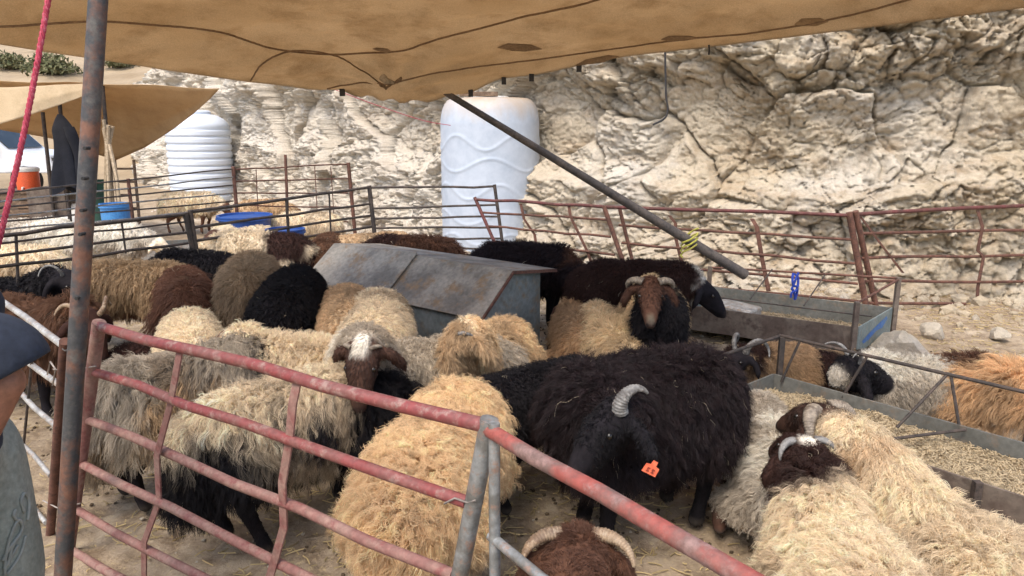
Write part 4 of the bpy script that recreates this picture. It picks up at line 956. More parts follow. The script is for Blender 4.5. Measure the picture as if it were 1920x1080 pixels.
for (w1, z1, w2, z2) in ((0.375, 0.405, 0.0, 0.70), (0.0, 0.70, -0.56, 0.632)):
    MB().bar(fp_(-0.038, w1, z1), fp_(-0.038, w2, z2), fx * 0.006, np.array([0, 0, 0.012])).build('edge_strip', M['rust'], fd, smooth=False)
MB().tube([fp_(-0.10, 0.30, 0.16), fp_(-0.02, 0.03, 0.24)], 0.012, 7).build('bar', M['wood'], fd)

def tray(label, O, ax, wd, Lr, W, h, z0, matf, mate, th=0.012, name='feed_trough'):
    """open tray: O corner, ax along, wd across (unit ground vectors)"""
    root = empty(name, (O[0], O[1], 0), 0, label, 'trough')
    O = np.array([O[0], O[1], 0]); ax = np.array([*ax, 0]); wd = np.array([*wd, 0]); Zu = np.array([0, 0, 1.0])
    P = lambda l, w_, z_: O + ax * l + wd * w_ + Zu * z_
    MB().bar(P(0, 0, z0), P(Lr, 0, z0), wd * th / 2, Zu * 0).v
    def wallp(nm, p, q, t_, m_): MB().bar(p + Zu * h / 2, q + Zu * h / 2, t_, Zu * h / 2).build(nm, m_, root, smooth=False, bevel=0.002)
    wallp('side_panel', P(0, 0, z0), P(Lr, 0, z0), wd * th / 2, matf)
    wallp('side_panel', P(0, W, z0), P(Lr, W, z0), wd * th / 2, M['trough_grey'])
    wallp('end_panel', P(0, 0.008, z0 + .002), P(0, W - 0.008, z0 + .002), ax * th / 2, mate)
    wallp('end_panel', P(Lr, 0.008, z0 + .002), P(Lr, W - 0.008, z0 + .002), ax * th / 2, mate)
    MB().bar(P(0.008, W / 2, z0 + .02), P(Lr - 0.008, W / 2, z0 + .02), wd * (W / 2 - 0.008), Zu * 0.004).build('floor_panel', M['trough_grey'], root, smooth=False)
    return root, P
def feed(label, P, Lr, W, z_, n, seed, tone=1.0, heap=0.03):
    r2 = np.random.default_rng(seed)
    nu_, nv_ = 60, 30
    u_, v_ = np.meshgrid(np.linspace(0.01, Lr - 0.01, nu_), np.linspace(0.01, W - 0.01, nv_), indexing='ij')
    pts = np.array([P(a_, b_, z_) for a_, b_ in zip(u_.ravel(), v_.ravel())]); pts[:, 2] += heap * fbm(pts * 3.5, 3, seed)
    o = obj('feed', np_mesh('feed', pts, grid_faces(nu_, nv_), [M['feed']])); tag(o, label, 'feed', kind='stuff')
    a_ = r2.uniform(0.015, Lr - 0.015, n); b_ = r2.uniform(0.015, W - 0.015, n); c = np.array([P(x_, y_, z_) for x_, y_ in zip(a_, b_)])
    c[:, 2] += heap * fbm(c * 3.5, 3, seed) + r2.uniform(0, 0.012, n)
    d = nrm(r2.normal(size=(n, 3)) * np.array([1, 1, 0.45])) * r2.uniform(0.006, 0.022, (n, 1))
    S = np.stack([c - d, c + d * 0.1 + [0, 0, .001], c + d], 1)
    col = np.array(lin((196, 178, 146)))[None] * tone * r2.uniform(0.5, 1.15, (n, 1))
    curves_obj('chaff', S, np.full(3, 0.0028), col, M['wool'], o)
M['feed'] = worn('feed', lin((160, 142, 114)), lin((138, 120, 94)), lin((180, 164, 136)), 30, 0.95, 0, 0.8, fine=120, bd=0.01)
# back trough
O = atz(1604, 664, 0.05)[:2]; Fl = atz(1290, 617, 0.05)[:2]; Er = atz(1668, 622, 0.05)[:2]
ax = (Fl - O); Lr = np.linalg.norm(ax); ax = ax / Lr; wd = Er - O; W = np.linalg.norm(wd); wd = wd / W; Lr += 0.25
tr1, P = tray('rusty metal trough with a blue painted end below the rusty fence', O, ax, wd, Lr, W, 0.21, 0.05, M['trough'], M['blue_paint'])
_v = [P(-0.0085, W * a_, b_) for a_, b_ in ((.12, .13), (.35, .17), (.62, .20), (.80, .22), (.84, .19), (.70, .14), (.52, .145), (.30, .11), (.16, .105))]
MB().add(_v + [p_ + np.array([*ax, 0]) * 0.001 for p_ in _v], [tuple(range(9)), tuple(range(17, 8, -1))]).build('paint_mark', M['blue_mark'], tr1, smooth=False)
for (l_, w_, z_) in ((0.02, -0.015, 0.46), (-0.02, W + 0.01, 0.52), (Lr - .02, -0.015, 0.30), (Lr, W + .01, 0.45)):
    MB().bar(P(l_, w_, 0), P(l_, w_, z_), np.array([0.018, 0, 0]), np.array([0, 0.018, 0])).build('post', M['trough'], tr1, smooth=False, bevel=0.003)
MB().tube([P(-0.02, W + .01, 0.51), P(Lr, W + .01, 0.44)], 0.010, 8).build('rail', M['rust'], tr1)
MB().tube([P(-0.02, W + .01, 0.50), P(0.02, -0.015, 0.45)], 0.010, 8).build('rail', M['rust'], tr1)
MB().tube([P(0.02, W * .45, 0.27), P(Lr, W * .45, 0.27)], 0.006, 8).build('rail', M['dark_steel'], tr1)
for l_ in (0.55, 1.0): MB().tube([P(l_, W + .01, 0.48), P(l_ + .03, W * .6, 0.26)], 0.006, 8).build('brace', M['dark_steel'], tr1)
feed('thin layer of pale feed in the trough with the blue end', P, Lr, W, 0.085, 2600, 5, 0.6, 0.012)
slb = MB().bar(P(Lr - 0.62, W * .55, 0.15), P(Lr - 0.28, W * .55, 0.19), wd.tolist() + [0] if False else np.array([*wd, 0]) * 0.12, np.array([0, 0, .04])).build('salt_block', M['galv_white'], None, smooth=False, bevel=0.02); tag(slb, 'pale slab lying in the back trough by the feeding sheep', 'block')
bk = MB(); q0 = aty(1490, 535, 6.15)
for i in range(3):
    bk.tube([q0 + np.array([0.03 * math.sin(i * 2 + t * 5), 0.02 * math.cos(i + t * 4), 0.09 - t * 0.20 + 0.02 * math.sin(9 * t + i)]) for t in np.linspace(0, 1, 14)], 0.011, 6)
tag(bk.build('twine', M['rope_blue']), 'knotted blue twine hanging over the back trough', 'twine')
# front trough full of feed
ax = np.array([0.647, -0.765]); wd = np.array([0.765, 0.647]); O = np.array([1.12, 3.85])
tr2, P = tray('long feed trough with a welded rail frame on the right', O, ax, wd, 2.6, 0.60, 0.20, 0.09, M['trough'], M['trough_grey'])
feed('pale crushed grain filling the long trough', P, 2.6, 0.60, 0.205, 18000, 6, 1.0, 0.05)
for l_ in (0.02, 1.3, 2.55):
    for w_ in (0.0, 0.60): MB().bar(P(l_, w_ + (0.022 if w_ else -.022), 0), P(l_, w_ + (0.022 if w_ else -.022), 0.52 if w_ else 0.30), np.array([0.016, 0, 0]), np.array([0, 0.016, 0])).build('leg', M['dark_steel'], tr2, smooth=False, bevel=0.003)
MB().tube([P(0.0, 0.625, 0.525), P(2.6, 0.625, 0.525)], 0.010, 8).build('rail', M['dark_steel'], tr2)
MB().tube([P(0.0, 0.625, 0.52), P(-0.04, -0.03, 0.50)], 0.010, 8).build('rail', M['dark_steel'], tr2)
MB().tube([P(-0.04, -0.03, 0.50), P(-0.02, -0.03, 0.0)], 0.008, 8).build('leg', M['dark_steel'], tr2)
for (l1, l2, w2) in ((0.13, 0.06, 0.58), (0.52, 0.42, 0.60), (0.92, 0.80, 0.40), (0.94, 1.02, 0.60), (1.45, 1.35, 0.60)):
    MB().tube([P(l1, 0.625, 0.52), P(l2, w2, 0.26)], 0.008, 7).build('brace', M['dark_steel'], tr2)
MB().tube([P(0.78, 0.02, 0.28), P(1.05, 0.58, 0.28)], 0.008, 7).build('brace', M['dark_steel'], tr2)
# ================================================================== TANKS, TENT AND THINGS BEHIND
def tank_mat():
    m, t, b = nt('tank_brown_top')
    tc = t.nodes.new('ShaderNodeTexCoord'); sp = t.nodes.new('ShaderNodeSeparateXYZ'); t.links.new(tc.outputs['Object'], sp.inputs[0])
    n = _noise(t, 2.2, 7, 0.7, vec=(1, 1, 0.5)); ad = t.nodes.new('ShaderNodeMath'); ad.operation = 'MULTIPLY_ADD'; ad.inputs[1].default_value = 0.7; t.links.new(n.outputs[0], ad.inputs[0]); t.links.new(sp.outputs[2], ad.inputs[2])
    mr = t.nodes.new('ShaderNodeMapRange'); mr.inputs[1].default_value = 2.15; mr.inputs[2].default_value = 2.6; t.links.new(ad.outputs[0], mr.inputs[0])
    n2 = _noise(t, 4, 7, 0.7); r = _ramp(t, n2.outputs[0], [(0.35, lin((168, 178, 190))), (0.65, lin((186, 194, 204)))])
    c = _mix(t, mr.outputs[0], r.outputs[0], lin((176, 150, 116))); t.links.new(c, b.inputs['Base Color']); b.inputs['Roughness'].default_value = 0.5  # brown mixed in towards the top, edge broken up by noise
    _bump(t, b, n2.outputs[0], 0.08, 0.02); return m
M['tank_brown_top'] = tank_mat()
c = atz(930, 470, 0); c = np.array([(atz(838, 476, 0)[0] + atz(1022, 476, 0)[0]) / 2 - 0.09, 10.75, 0])
tk = empty('water_tank', c, 0, 'big white plastic water tank with wavy ridges against the cliff', 'water tank')
Rk = 0.70
prof = [(Rk * 0.96, 0.0)] + [(Rk, z_) for z_ in np.linspace(0.03, 1.78, 110)] + [(Rk * 0.99, 1.86), (Rk * 0.965, 1.95), (Rk * 0.92, 2.03), (Rk * 0.85, 2.09), (Rk * 0.76, 2.12), (Rk * 0.3, 2.13)]
def wav(t_, z_, r_):
    if z_ > 1.8: return 0
    o_ = 0
    for zc_, a_, ph, k_ in ((1.52, 0.10, 0.3, 5), (1.22, 0.09, 1.4, 4), (0.86, 0.10, 2.1, 5), (0.5, 0.09, 0.2, 4), (0.2, 0.07, 1.0, 5)):
        dd = z_ - (zc_ + a_ * math.sin(k_ * t_ + ph)); o_ += 0.010 * math.exp(-(dd / 0.018) ** 2)
    return o_
MB().lathe(prof, 140, c, wav).build('shell', M['tank_brown_top'], tk, auto=False)
MB().lathe([(0.26, 2.10), (0.27, 2.115), (0.27, 2.14), (0.25, 2.15), (0.05, 2.155)], 30, c).build('lid', M['white_plastic'], tk)
sl_ = MB().box(c + np.array([-0.14, -0.36, 2.165]), (0.26, 0.06, 0.03)).build('plank', M['wood'], None, smooth=False, bevel=.004); tag(sl_, 'short grey plank lying on top of the big white tank', 'plank')
c = atz(383, 376, 0); c[2] = 0
tk = empty('water_tank', c, 0, 'white ribbed water tank with a domed top beside the tent', 'water tank')
Rk = 0.72; prof = [(Rk * .96, 0)]
for z_ in np.linspace(0.02, 1.66, 150):
    w_ = (z_ / 1.66 * 10) % 1.0; prof.append((Rk - 0.035 * (0.5 + 0.5 * math.cos(2 * math.pi * w_)) ** 5, z_))
prof += [(Rk * .99, 1.70), (Rk * 0.93, 1.80), (Rk * 0.8, 1.90), (Rk * 0.62, 1.97), (Rk * 0.45, 2.0)]
MB().lathe(prof, 60, c).build('shell', M['tank_white'], tk, auto=False)
MB().lathe([(0.30, 1.99), (0.31, 2.0), (0.31, 2.06), (0.27, 2.09), (0.1, 2.10)], 30, c).build('lid', M['tank_white'], tk)

# --- second tent
td = 12.0
def tsheet(rows, mat, name, parent, n=16, seed=0, amp=0.03):
    """cloth through rows of (px, py, depth) points"""
    W_ = [np.array([aty(*p) for p in row]) for row in rows]
    cu = []
    for row in W_:
        t_ = np.linspace(0, 1, len(row)); tt_ = np.linspace(0, 1, n * 2); cu.append(np.stack([np.interp(tt_, t_, row[:, k]) for k in range(3)], 1))
    cu = np.array(cu); t_ = np.linspace(0, 1, len(cu)); tt_ = np.linspace(0, 1, n)
    G = np.stack([np.stack([np.interp(tt_, t_, cu[:, j, k]) for k in range(3)], 1) for j in range(n * 2)], 1)
    G = G + (amp * fbm(G.reshape(-1, 3) * 1.3 + seed, 3, seed)).reshape(n, n * 2, 1)
    Lq = np.array(parent.location)
    o = obj(name, np_mesh(name, G.reshape(-1, 3) - Lq, grid_faces(n, n * 2), [mat]), parent)
    q = o.modifiers.new('s', 'SOLIDIFY'); q.thickness = 0.006; return o
tn = empty('tent', aty(200, 330, td) * np.array([1, 1, 0]), 0, 'tan canvas tent with sagging flaps behind the pens', 'tent')
tsheet([[(188, 158, 11.2), (260, 160, 11.3), (340, 163, 11.4), (412, 166, 11.5)], [(186, 185, 11.8), (255, 200, 11.9), (330, 205, 11.8), (396, 184, 11.6)], [(184, 240, 12.5), (230, 255, 12.5), (290, 235, 12.2), (362, 214, 11.8)], [(182, 290, 13.0), (215, 302, 13.0), (270, 278, 12.6), (322, 244, 12.1)]], M['canvas_far'], 'flap', tn, seed=3)
tsheet([[(-60, 150, 11.0), (60, 156, 11.0), (130, 154, 11.1), (190, 157, 11.2)], [(-60, 196, 11.6), (60, 190, 11.6), (130, 176, 11.5), (190, 166, 11.4)], [(-60, 232, 12.4), (50, 250, 12.6), (120, 265, 12.8), (184, 292, 13.0)]], M['canvas_far'], 'flap', tn, seed=5)
tsheet([[(-60, 160, 10.6), (50, 160, 10.7), (120, 157, 10.9), (188, 155, 11.1)], [(-60, 200, 10.5), (50, 190, 10.6), (120, 174, 10.8), (188, 160, 11.05)], [(-60, 250, 10.35), (30, 222, 10.5), (110, 196, 10.75), (186, 168, 11.0)]], M['canvas_sunlit'], 'valance', tn, seed=9, amp=0.05)
for (x1, y1, x2, y2, d_) in ((192, 158, 208, 345, 11.25), (80, 210, 92, 320, 11.6), (112, 195, 124, 330, 11.4)):
    a = aty(x1, y1, d_); b = aty(x2, y2, d_); b = a + (b - a) * (a[2] / (a[2] - b[2])); MB().tube([a, b], 0.028, 10).build('pole', M['dark_steel'], tn)
# rope bundle round the tent pole
bn = MB(); a = aty(200, 235, 11.15); b = aty(206, 345, 11.1)
r2 = np.random.default_rng(4)
for k in range(9):
    o1 = r2.normal(0, 0.05, 3); o2 = r2.normal(0, 0.09, 3); bn.tube([a + o1, lerp(a, b, .25) + o1 * .4, lerp(a, b, .4) + o2 * .3, lerp(a, b, 1.0) + o2, lerp(a, b, 1.7) + o2 * 1.3], 0.028, 6)
tag(bn.build('rope_bundle', M['rope_tan']), 'pale rope bundle tied round the tent pole', 'rope')
# hanging coat
ct = aty(112, 214, 11.25)
def coat(u_, v_):
    z_ = ct[2] - 1.12 * v_; wd_ = np.interp(v_, [0, .05, .2, .6, 1], [0.03, 0.07, 0.17, 0.21, 0.24]) * (1 + 0.12 * math.sin(7 * v_ + 2)); t_ = 2 * math.pi * u_
    f_ = 1 + 0.28 * math.sin(5 * t_ + 2 * v_) * v_
    return (ct[0] + 0.05 * v_ + wd_ * math.cos(t_) * f_, ct[1] + 0.4 * wd_ * math.sin(t_) * f_, z_ + 0.07 * math.sin(3 * t_) * v_)
co = empty('coat', ct - np.array([0, 0, 1.12]), 0, 'black coat hanging from the tent edge', 'coat')
MB().grid(coat, 49, 30).build('cloth', M['coat'], co, auto=False)
def slv(u_, v_):
    t_ = 2 * math.pi * u_; r_ = 0.075 * (1 + 0.15 * math.sin(11 * v_)); return (ct[0] + 0.14 + 0.10 * math.sin(2.4 * v_) + r_ * math.cos(t_), ct[1] - 0.05 + r_ * 0.7 * math.sin(t_), ct[2] - 0.18 - 0.95 * v_)
MB().grid(slv, 20, 24).build('sleeve', M['coat'], co, auto=False)
# cooler on a wooden crate
g = aty(55, 356, 12.2); c = np.array([g[0], g[1], g[2]])
cr = empty('crate', (c[0], c[1], 0), 0, 'brown wooden crate under the orange cooler', 'crate')
for k in range(5):
    z_ = c[2] - 0.08 - k * (c[2] - 0.06) / 5; MB().box((c[0] + .05, c[1] - .30, z_), (0.42, 0.012, 0.055)).build('slat', M['wood'], cr, smooth=False)
for sx in (-0.36, .44):
    for sy in (-.27, .27): MB().box((c[0] + sx, c[1] + sy, c[2] / 2 - .01), (0.03, 0.03, c[2] / 2 - .012)).build('post', M['wood'], cr, smooth=False)
MB().box((c[0] + .05, c[1], c[2] - .015), (0.46, 0.34, 0.015)).build('top', M['wood'], cr, smooth=False)
ck = empty('cooler', c, 0, 'orange drinks cooler with a white lid on the crate', 'cooler')
MB().lathe([(0.15, 0), (0.165, 0.01), (0.172, 0.28), (0.168, 0.30)], 28, c).build('shell', M['orange_plastic'], ck)
MB().lathe([(0.18, 0.30), (0.185, 0.31), (0.185, 0.35), (0.16, 0.37), (0.05, 0.375)], 28, c).build('lid', M['white_plastic'], ck)
MB().tube([c + [0.02, -0.165, 0.05], c + [0.02, -0.20, 0.05], c + [0.02, -0.205, 0.02]], 0.014, 8).build('spout', M['white_plastic'], ck)
# white sack, stump, buckets, cans
def blob(name, c_, r_, mat, lab, cat, seed, sq=(1, 1, 1)):
    import bmesh
    bm = bmesh.new(); bmesh.ops.create_icosphere(bm, subdivisions=4, radius=1.0); V = np.array([v.co[:] for v in bm.verts]); F_ = np.array([[v.index for v in f.verts] for f in bm.faces]); bm.free()
    V = V * (1 + 0.22 * fbm(V * 1.6 + seed, 4, seed))[:, None] * np.array(sq) * r_; V[:, 2] = np.maximum(V[:, 2], -r_ * sq[2] * 0.7)
    o = obj(name, np_mesh(name, V, F_, [mat])); o.location = tuple(np.array(c_) + [0, 0, r_ * sq[2] * 0.7]); return tag(o, lab, cat)
g = atz(225 / 2 + 10, 412, 0.3); blob('sack', (g[0], g[1] + .3, 0), 0.42, M['white_plastic'], 'white feed sack slumped beside the far pen', 'sack', 3, (1, .7, .75))
def tub(name, c_, r1, r2_, h_, mat, lab, cat='tub'):
    root = empty(name, c_, 0, lab, cat)
    MB().lathe([(r1 * .9, 0), (r1, 0.01), (r2_, h_), (r2_ * 1.06, h_), (r2_ * 1.06, h_ + .02), (r2_ * .97, h_ + .02), (r1 * .95, 0.03), (r1 * .4, .028)], 32, np.array(c_)).build('shell', mat, root)
    MB().lathe([(r2_ * 1.06, h_ - .03), (r2_ * 1.09, h_ - .028), (r2_ * 1.09, h_ - .008), (r2_ * 1.06, h_ - .006)], 32, np.array(c_)).build('rim', mat, root)
    return root
g = aty(460, 420, 9.6); tub('tub', (g[0], g[1], 0), 0.27, 0.33, max(g[2] + 0.10, .2), M['blue_plastic'], 'wide blue plastic tub in the far pen')
g = aty(537, 462, 8.0); tub('tub', (g[0], g[1], 0), 0.16, 0.20, max(aty(537, 432, 8.0)[2], .2), M['blue_plastic'], 'small bright blue basin beyond the pied sheep')
g = aty(218, 408, 10.2); tub('bucket', (g[0], g[1], 0), 0.17, 0.19, aty(218, 384, 10.2)[2], M['sky_plastic'], 'sky-blue bucket behind the far pen', 'bucket')
g = aty(186, 372, 11.6); tub('drum', (g[0], g[1], 0), 0.16, 0.16, aty(186, 340, 11.6)[2], M['green_plastic'], 'dark green drum behind the rusty pole', 'drum')
g = aty(232, 372, 12.4); ladder = empty('ladder', (g[0], g[1], 0), 0, 'pale wooden ladder leaning beside the tent', 'ladder')
for s_ in (0, 0.32): MB().tube([aty(215, 300, 12.6) + [s_, 0, 0], np.array([g[0] + s_, g[1] - .2, 0])], 0.025, 8).build('rail', M['wood'], ladder)
for k in range(5):
    p_ = lerp(aty(215, 300, 12.6), np.array([g[0], g[1] - .2, 0]), 0.12 + k * 0.18); MB().tube([p_, p_ + [0.32, 0, 0]], 0.018, 7).build('rung', M['wood'], ladder)
# metal tray trough in the far pen
g = aty(300, 425, 9.0)
mt, P = tray('pale metal trough lying in the far pen', (g[0] - .4, g[1]), np.array([0.95, 0.31]), np.array([-.31, .95]), 1.3, 0.35, 0.2, 0.1, M['galv_white'], M['galv_white'])
for l_ in (.05, 1.25):
    for w_ in (.03, .32): MB().box(P(l_, w_, 0.06), (.02, .02, .06)).build('leg', M['dark_steel'], mt, smooth=False)
# brown stump-like blocks beside the crate
for k, (x_, y1, d_, w_, lab) in enumerate([(102, 352, 11.9, 0.30, 'brown cardboard box beside the orange cooler'), (10, 362, 12.6, 0.35, 'brown cardboard box at the picture edge under the pickup')]):
    g = aty(x_, y1, d_); bx = empty('box', (g[0], g[1], 0), 0, lab, 'box')
    MB().box((g[0], g[1], g[2] / 2), (w_, .25, g[2] / 2)).build('carton', M['trough'], bx, smooth=False, bevel=.006)
    MB().bar((g[0] - w_, g[1], g[2] + .004), (g[0] + w_, g[1] + 0.02, g[2] + .06), (0, .12, 0), (0, 0, .003)).build('flap', M['trough'], bx, smooth=False)

# --- white pickup
tx0 = aty(2, 345, 20.5); gzt = float(ground_h(np.array([tx0[0]]), np.array([tx0[1]]))[0])
tr = empty('pickup_truck', (tx0[0], tx0[1], gzt), 0, 'white pickup parked behind the camp', 'pickup')
def tp(l, w_, z_): return np.array([tx0[0] + l, tx0[1] + w_, gzt + z_])
def slab(name, outline, w0, w1, mat, parent=tr, bevel=0.04):
    k = len(outline); v = [tp(a_, w0, b_) for a_, b_ in outline] + [tp(a_, w1, b_) for a_, b_ in outline]
    f = [tuple(range(k)), tuple(range(2 * k - 1, k - 1, -1))] + [(i, i + k, (i + 1) % k + k, (i + 1) % k) for i in range(k)]
    return MB().add(v, f).build(name, mat, parent, smooth=False, bevel=bevel)
slab('body', [(-2.6, .55), (1.95, .55), (2.0, .75), (1.95, 1.02), (0.85, 1.14), (0.25, 1.72), (-0.1, 1.80), (-1.2, 1.80), (-1.35, 1.15), (-2.6, 1.12)], -0.85, 0.85, M['car_white'])
for (a_, b_) in (((0.60, 1.16), 0), ): pass
slab('window', [(-0.22, 1.18), (0.62, 1.18), (0.20, 1.66), (-0.22, 1.70)], -0.865, -0.855, M['car_glass'], bevel=0)
slab('window', [(-1.14, 1.18), (-0.30, 1.18), (-0.30, 1.70), (-1.10, 1.70)], -0.865, -0.855, M['car_glass'], bevel=0)
slab('windscreen', [(0.80, 1.20), (0.84, 1.20), (0.32, 1.70), (0.28, 1.70)], -0.72, 0.72, M['car_glass'], bevel=0)
slab('mirror', [(0.50, 1.16), (0.60, 1.16), (0.60, 1.32), (0.50, 1.32)], -1.02, -0.90, M['rubber'], bevel=0.02)
slab('headlight', [(1.93, .80), (1.985, .80), (1.97, .95), (1.93, .95)], -0.80, -0.50, M['car_glass'], bevel=0)
slab('bumper', [(1.9, .48), (2.1, .48), (2.1, .62), (1.9, .62)], -0.86, 0.86, M['rubber'], bevel=0.03)
for l_ in (1.25, -1.75):
    for w_ in (-0.80, 0.80):
        o1 = tp(l_, w_ - 0.11, 0.37); o2 = tp(l_, w_ + 0.11, 0.37)
        wh = MB().tube([o1, o2], 0.37, 28).build('wheel', M['rubber'], tr)
        MB().tube([o1 - [0, .012, 0], o1 + [0, .02, 0]], 0.2, 18).build('rim', M['galv'], wh)

# ================================================================== PERSON at the left edge, seen from the side
pc = np.array([-1.48, 1.70]); ph = R(5)
pr = empty('person', (pc[0], pc[1], 0), ph, 'person in a dark navy shirt and grey-green embroidered trousers at the edge of the picture', 'person')
B_ = [((0, 0, 0.98), 0.15, (0, 0, 1.20), 0.14), ((0, 0, 1.20), 0.14, (0.0, 0, 1.42), 0.15), ((0, -.12, 1.44), 0.09, (0, .12, 1.44), 0.09), ((0, 0, 1.48), 0.06, (0.02, 0, 1.58), 0.058), ((0.02, 0, 1.66), 0.095, (0.03, 0, 1.72), 0.10), ((0.05, 0, 1.60), 0.06, (0.07, 0, 1.66), 0.075), ((0.115, 0, 1.64), 0.014, (0.125, 0, 1.62), 0.018), ((.03, .098, 1.65), .016, (.03, .10, 1.68), .018), ((.03, -.098, 1.65), .016, (.03, -.10, 1.68), .018)]
for e in (1, -1):
    B_ += [((0, .10 * e, .95), .10, (.01, .10 * e, .52), .065), ((.01, .10 * e, .52), .062, (-.01, .10 * e, .10), .042), ((-.02, .10 * e, .05), .045, (.14, .11 * e, .035), .035)]
    ox = 0.40 if e < 0 else 0.0; hx = ox - 0.17 if e < 0 else 0.0
    B_ += [((0, .20 * e, 1.42), .06, (ox - .02, .25 * e, 1.22 if e < 0 else 1.16), .047), ((ox - .02, .25 * e, 1.22 if e < 0 else 1.16), .046, (hx - .01, .27 * e, .92), .034), ((hx - .01, .27 * e, .90), .033, (hx + .0, .272 * e, .84), .035)]
    for k, (dx_, ln) in enumerate(((-.022, .070), (-.007, .080), (.009, .076), (.024, .062))):
        B_ += [((hx + dx_, .272 * e, .82), .0095, (hx + .015 + dx_, .268 * e, .82 - ln * .5), .009), ((hx + .015 + dx_, .268 * e, .82 - ln * .5), .009, (hx + .02 + dx_ * 0.9, .255 * e, .82 - ln), .008)]
    B_ += [((hx + .025, .262 * e, .88), .012, (hx + .055, .255 * e, .845), .010), ((hx + .055, .255 * e, .845), .010, (hx + .06, .25 * e, .81), .008)]
me = union_mesh(B_, 0.010, 2); me.materials.clear(); me.materials.append(M['skin']); obj('body', me, pr)
def cloth(name, prims, mat, vox=0.016, hem=None):
    me = union_mesh(prims, vox, 4); V, N, T = mesh_arrays(me); V = V + N * (0.010 * fbm(V * np.array([7, 7, 3.5]), 3, 8))[:, None]
    if hem:
        p0_, n_ = np.array(hem[0]), nrm(np.array(hem[1])); dd = np.maximum((V - p0_) @ n_, 0) * (V[:, 1] < -0.13) * (V[:, 0] > 0.12); V = V - dd[:, None] * n_ * 0.96
    me.vertices.foreach_set('co', V.astype(np.float32).ravel()); me.update(); me.materials.clear(); me.materials.append(M[mat]); return obj(name, me, pr)
cloth('shirt', [((0, 0, 0.95), 0.185, (0, 0, 1.20), 0.18), ((0, 0, 1.2), .18, (0, 0, 1.40), .18), ((0, -.14, 1.43), .10, (0, .14, 1.43), .10)] + [q for e in (1, -1) for q in [((0, .19 * e, 1.42), .085, (.17 if e < 0 else .0, .24 * e, 1.36), .085), ((.17 if e < 0 else .0, .24 * e, 1.36), .085, (.375 if e < 0 else .0, .26 * e, 1.265), .108)]], 'navy_cloth', hem=((.37, -.26, 1.225), (.45, 0, -.89)))
tr_ = cloth('trousers', [((0, 0, 0.93), 0.185, (0, 0, 1.0), 0.18)] + [q for e in (1, -1) for q in [((.03, .10 * e, .90), .150, (.05, .115 * e, .55), .135), ((.05, .115 * e, .55), .135, (.02, .12 * e, .14), .10)]], 'olive_cloth')
m_ = MB()
import bmesh
hb = [((0.005, 0, 1.71), .105, (-.01, 0, 1.74), .10), ((-.04, 0, 1.66), .09, (-.03, 0, 1.70), .09)]
me = union_mesh(hb, 0.012, 2); me.materials.clear(); me.materials.append(M['hair_dark']); obj('hair', me, pr)
for e in (1, -1):
    me = union_mesh([((-.03, .11 * e, .05), .055, (.15, .12 * e, .04), .045)], 0.014, 2); me.materials.clear(); me.materials.append(M['shoe']); obj('shoe', me, pr)
    o = obj('eye', MB().lathe([(0.002, -.008), (.007, -.004), (.009, 0), (.007, .004), (.002, .008)], 8).mesh('eye', M['eye'])); o.parent = pr; o.location = (.112, .032 * e, 1.675)
# swirl embroidered on the trouser leg, on the side that faces the camera
bpy.context.view_layer.update()
def on_trousers(px_, py_):
    mw = pr.matrix_world.inverted(); o_ = mw @ Vector(_C); d_ = (mw.to_3x3() @ Vector(ray(px_, py_))).normalized()
    hit, loc, nn, _ = tr_.ray_cast(o_, d_)
    return np.array(loc) + np.array(nn) * 0.003 if hit else None
for sw in ([(8, 1078), (10, 1040), (20, 1000), (32, 975), (40, 985), (36, 1000), (28, 1012), (20, 1030), (14, 1060)], [(30, 975), (24, 965), (28, 955)], [(4, 1050), (16, 1028), (30, 1008)], [(6, 1066), (18, 1046), (32, 1022)], [(12, 1076), (24, 1060), (38, 1036), (46, 1004)], [(44, 960), (38, 940), (44, 925), (52, 940), (50, 975)]):
    pts = [on_trousers(a_, b_) for a_, b_ in catmull(sw, 6)]; pts = [p for p in pts if p is not None]
    if len(pts) > 3:
        o = obj('embroidery', MB().tube(pts, 0.0045, 6).mesh('embroidery', M['embroid'])); o.parent = tr_
# ---- the flock, back to front.  c = place of the body, hd = heading (0 = +X, 90 = away from the camera)
NEAR = dict(vox=0.016, k=8)
# far pen, beyond the dark fence
sheep('cream-white sheep standing in the far pen by the rusty pole', (-4.55, 8.2), 5, wool=WHITE, headc=CREAM, n=3500, L=0.05, rad=0.004, vox=0.03, k=5)
sheep('white sheep in the far pen near the white sack', (-5.6, 8.6), 10, wool=WHITE * 1.05, headc=CREAM, n=3000, L=0.045, rad=0.004, vox=0.03, k=5)
sheep('cream sheep in the far pen nearest the red rope', (-4.75, 7.05), 175, wool=CREAM, headc=CREAM, n=3500, L=0.06, rad=0.004, vox=0.03, k=5, s=0.9)
sheep('brown-faced cream sheep looking through the dark fence rails', (-3.0, 8.3), 250, head=(-3.12, 7.65, 0.62), face=(255, -25), wool=CREAM, headc=FACEB, n=2500, rad=0.004, vox=0.026, k=5, s=0.9)
sheep('cream sheep in front of the ribbed white water tank', (-5.3, 12.2), 0, wool=CREAM, headc=BROWN, n=2500, rad=0.006, vox=0.035, k=5)
sheep('tan sheep with a dark face beside the blue tub on the far side', (-3.9, 11.6), 10, wool=TAN, headc=BROWN, n=2000, rad=0.006, vox=0.035, k=5, s=0.9)
sheep('pale sheep in the far pen behind the blue basin', (-2.75, 9.9), 185, wool=CREAM, headc=FACEB, n=2500, rad=0.005, vox=0.03, k=5, s=0.9)
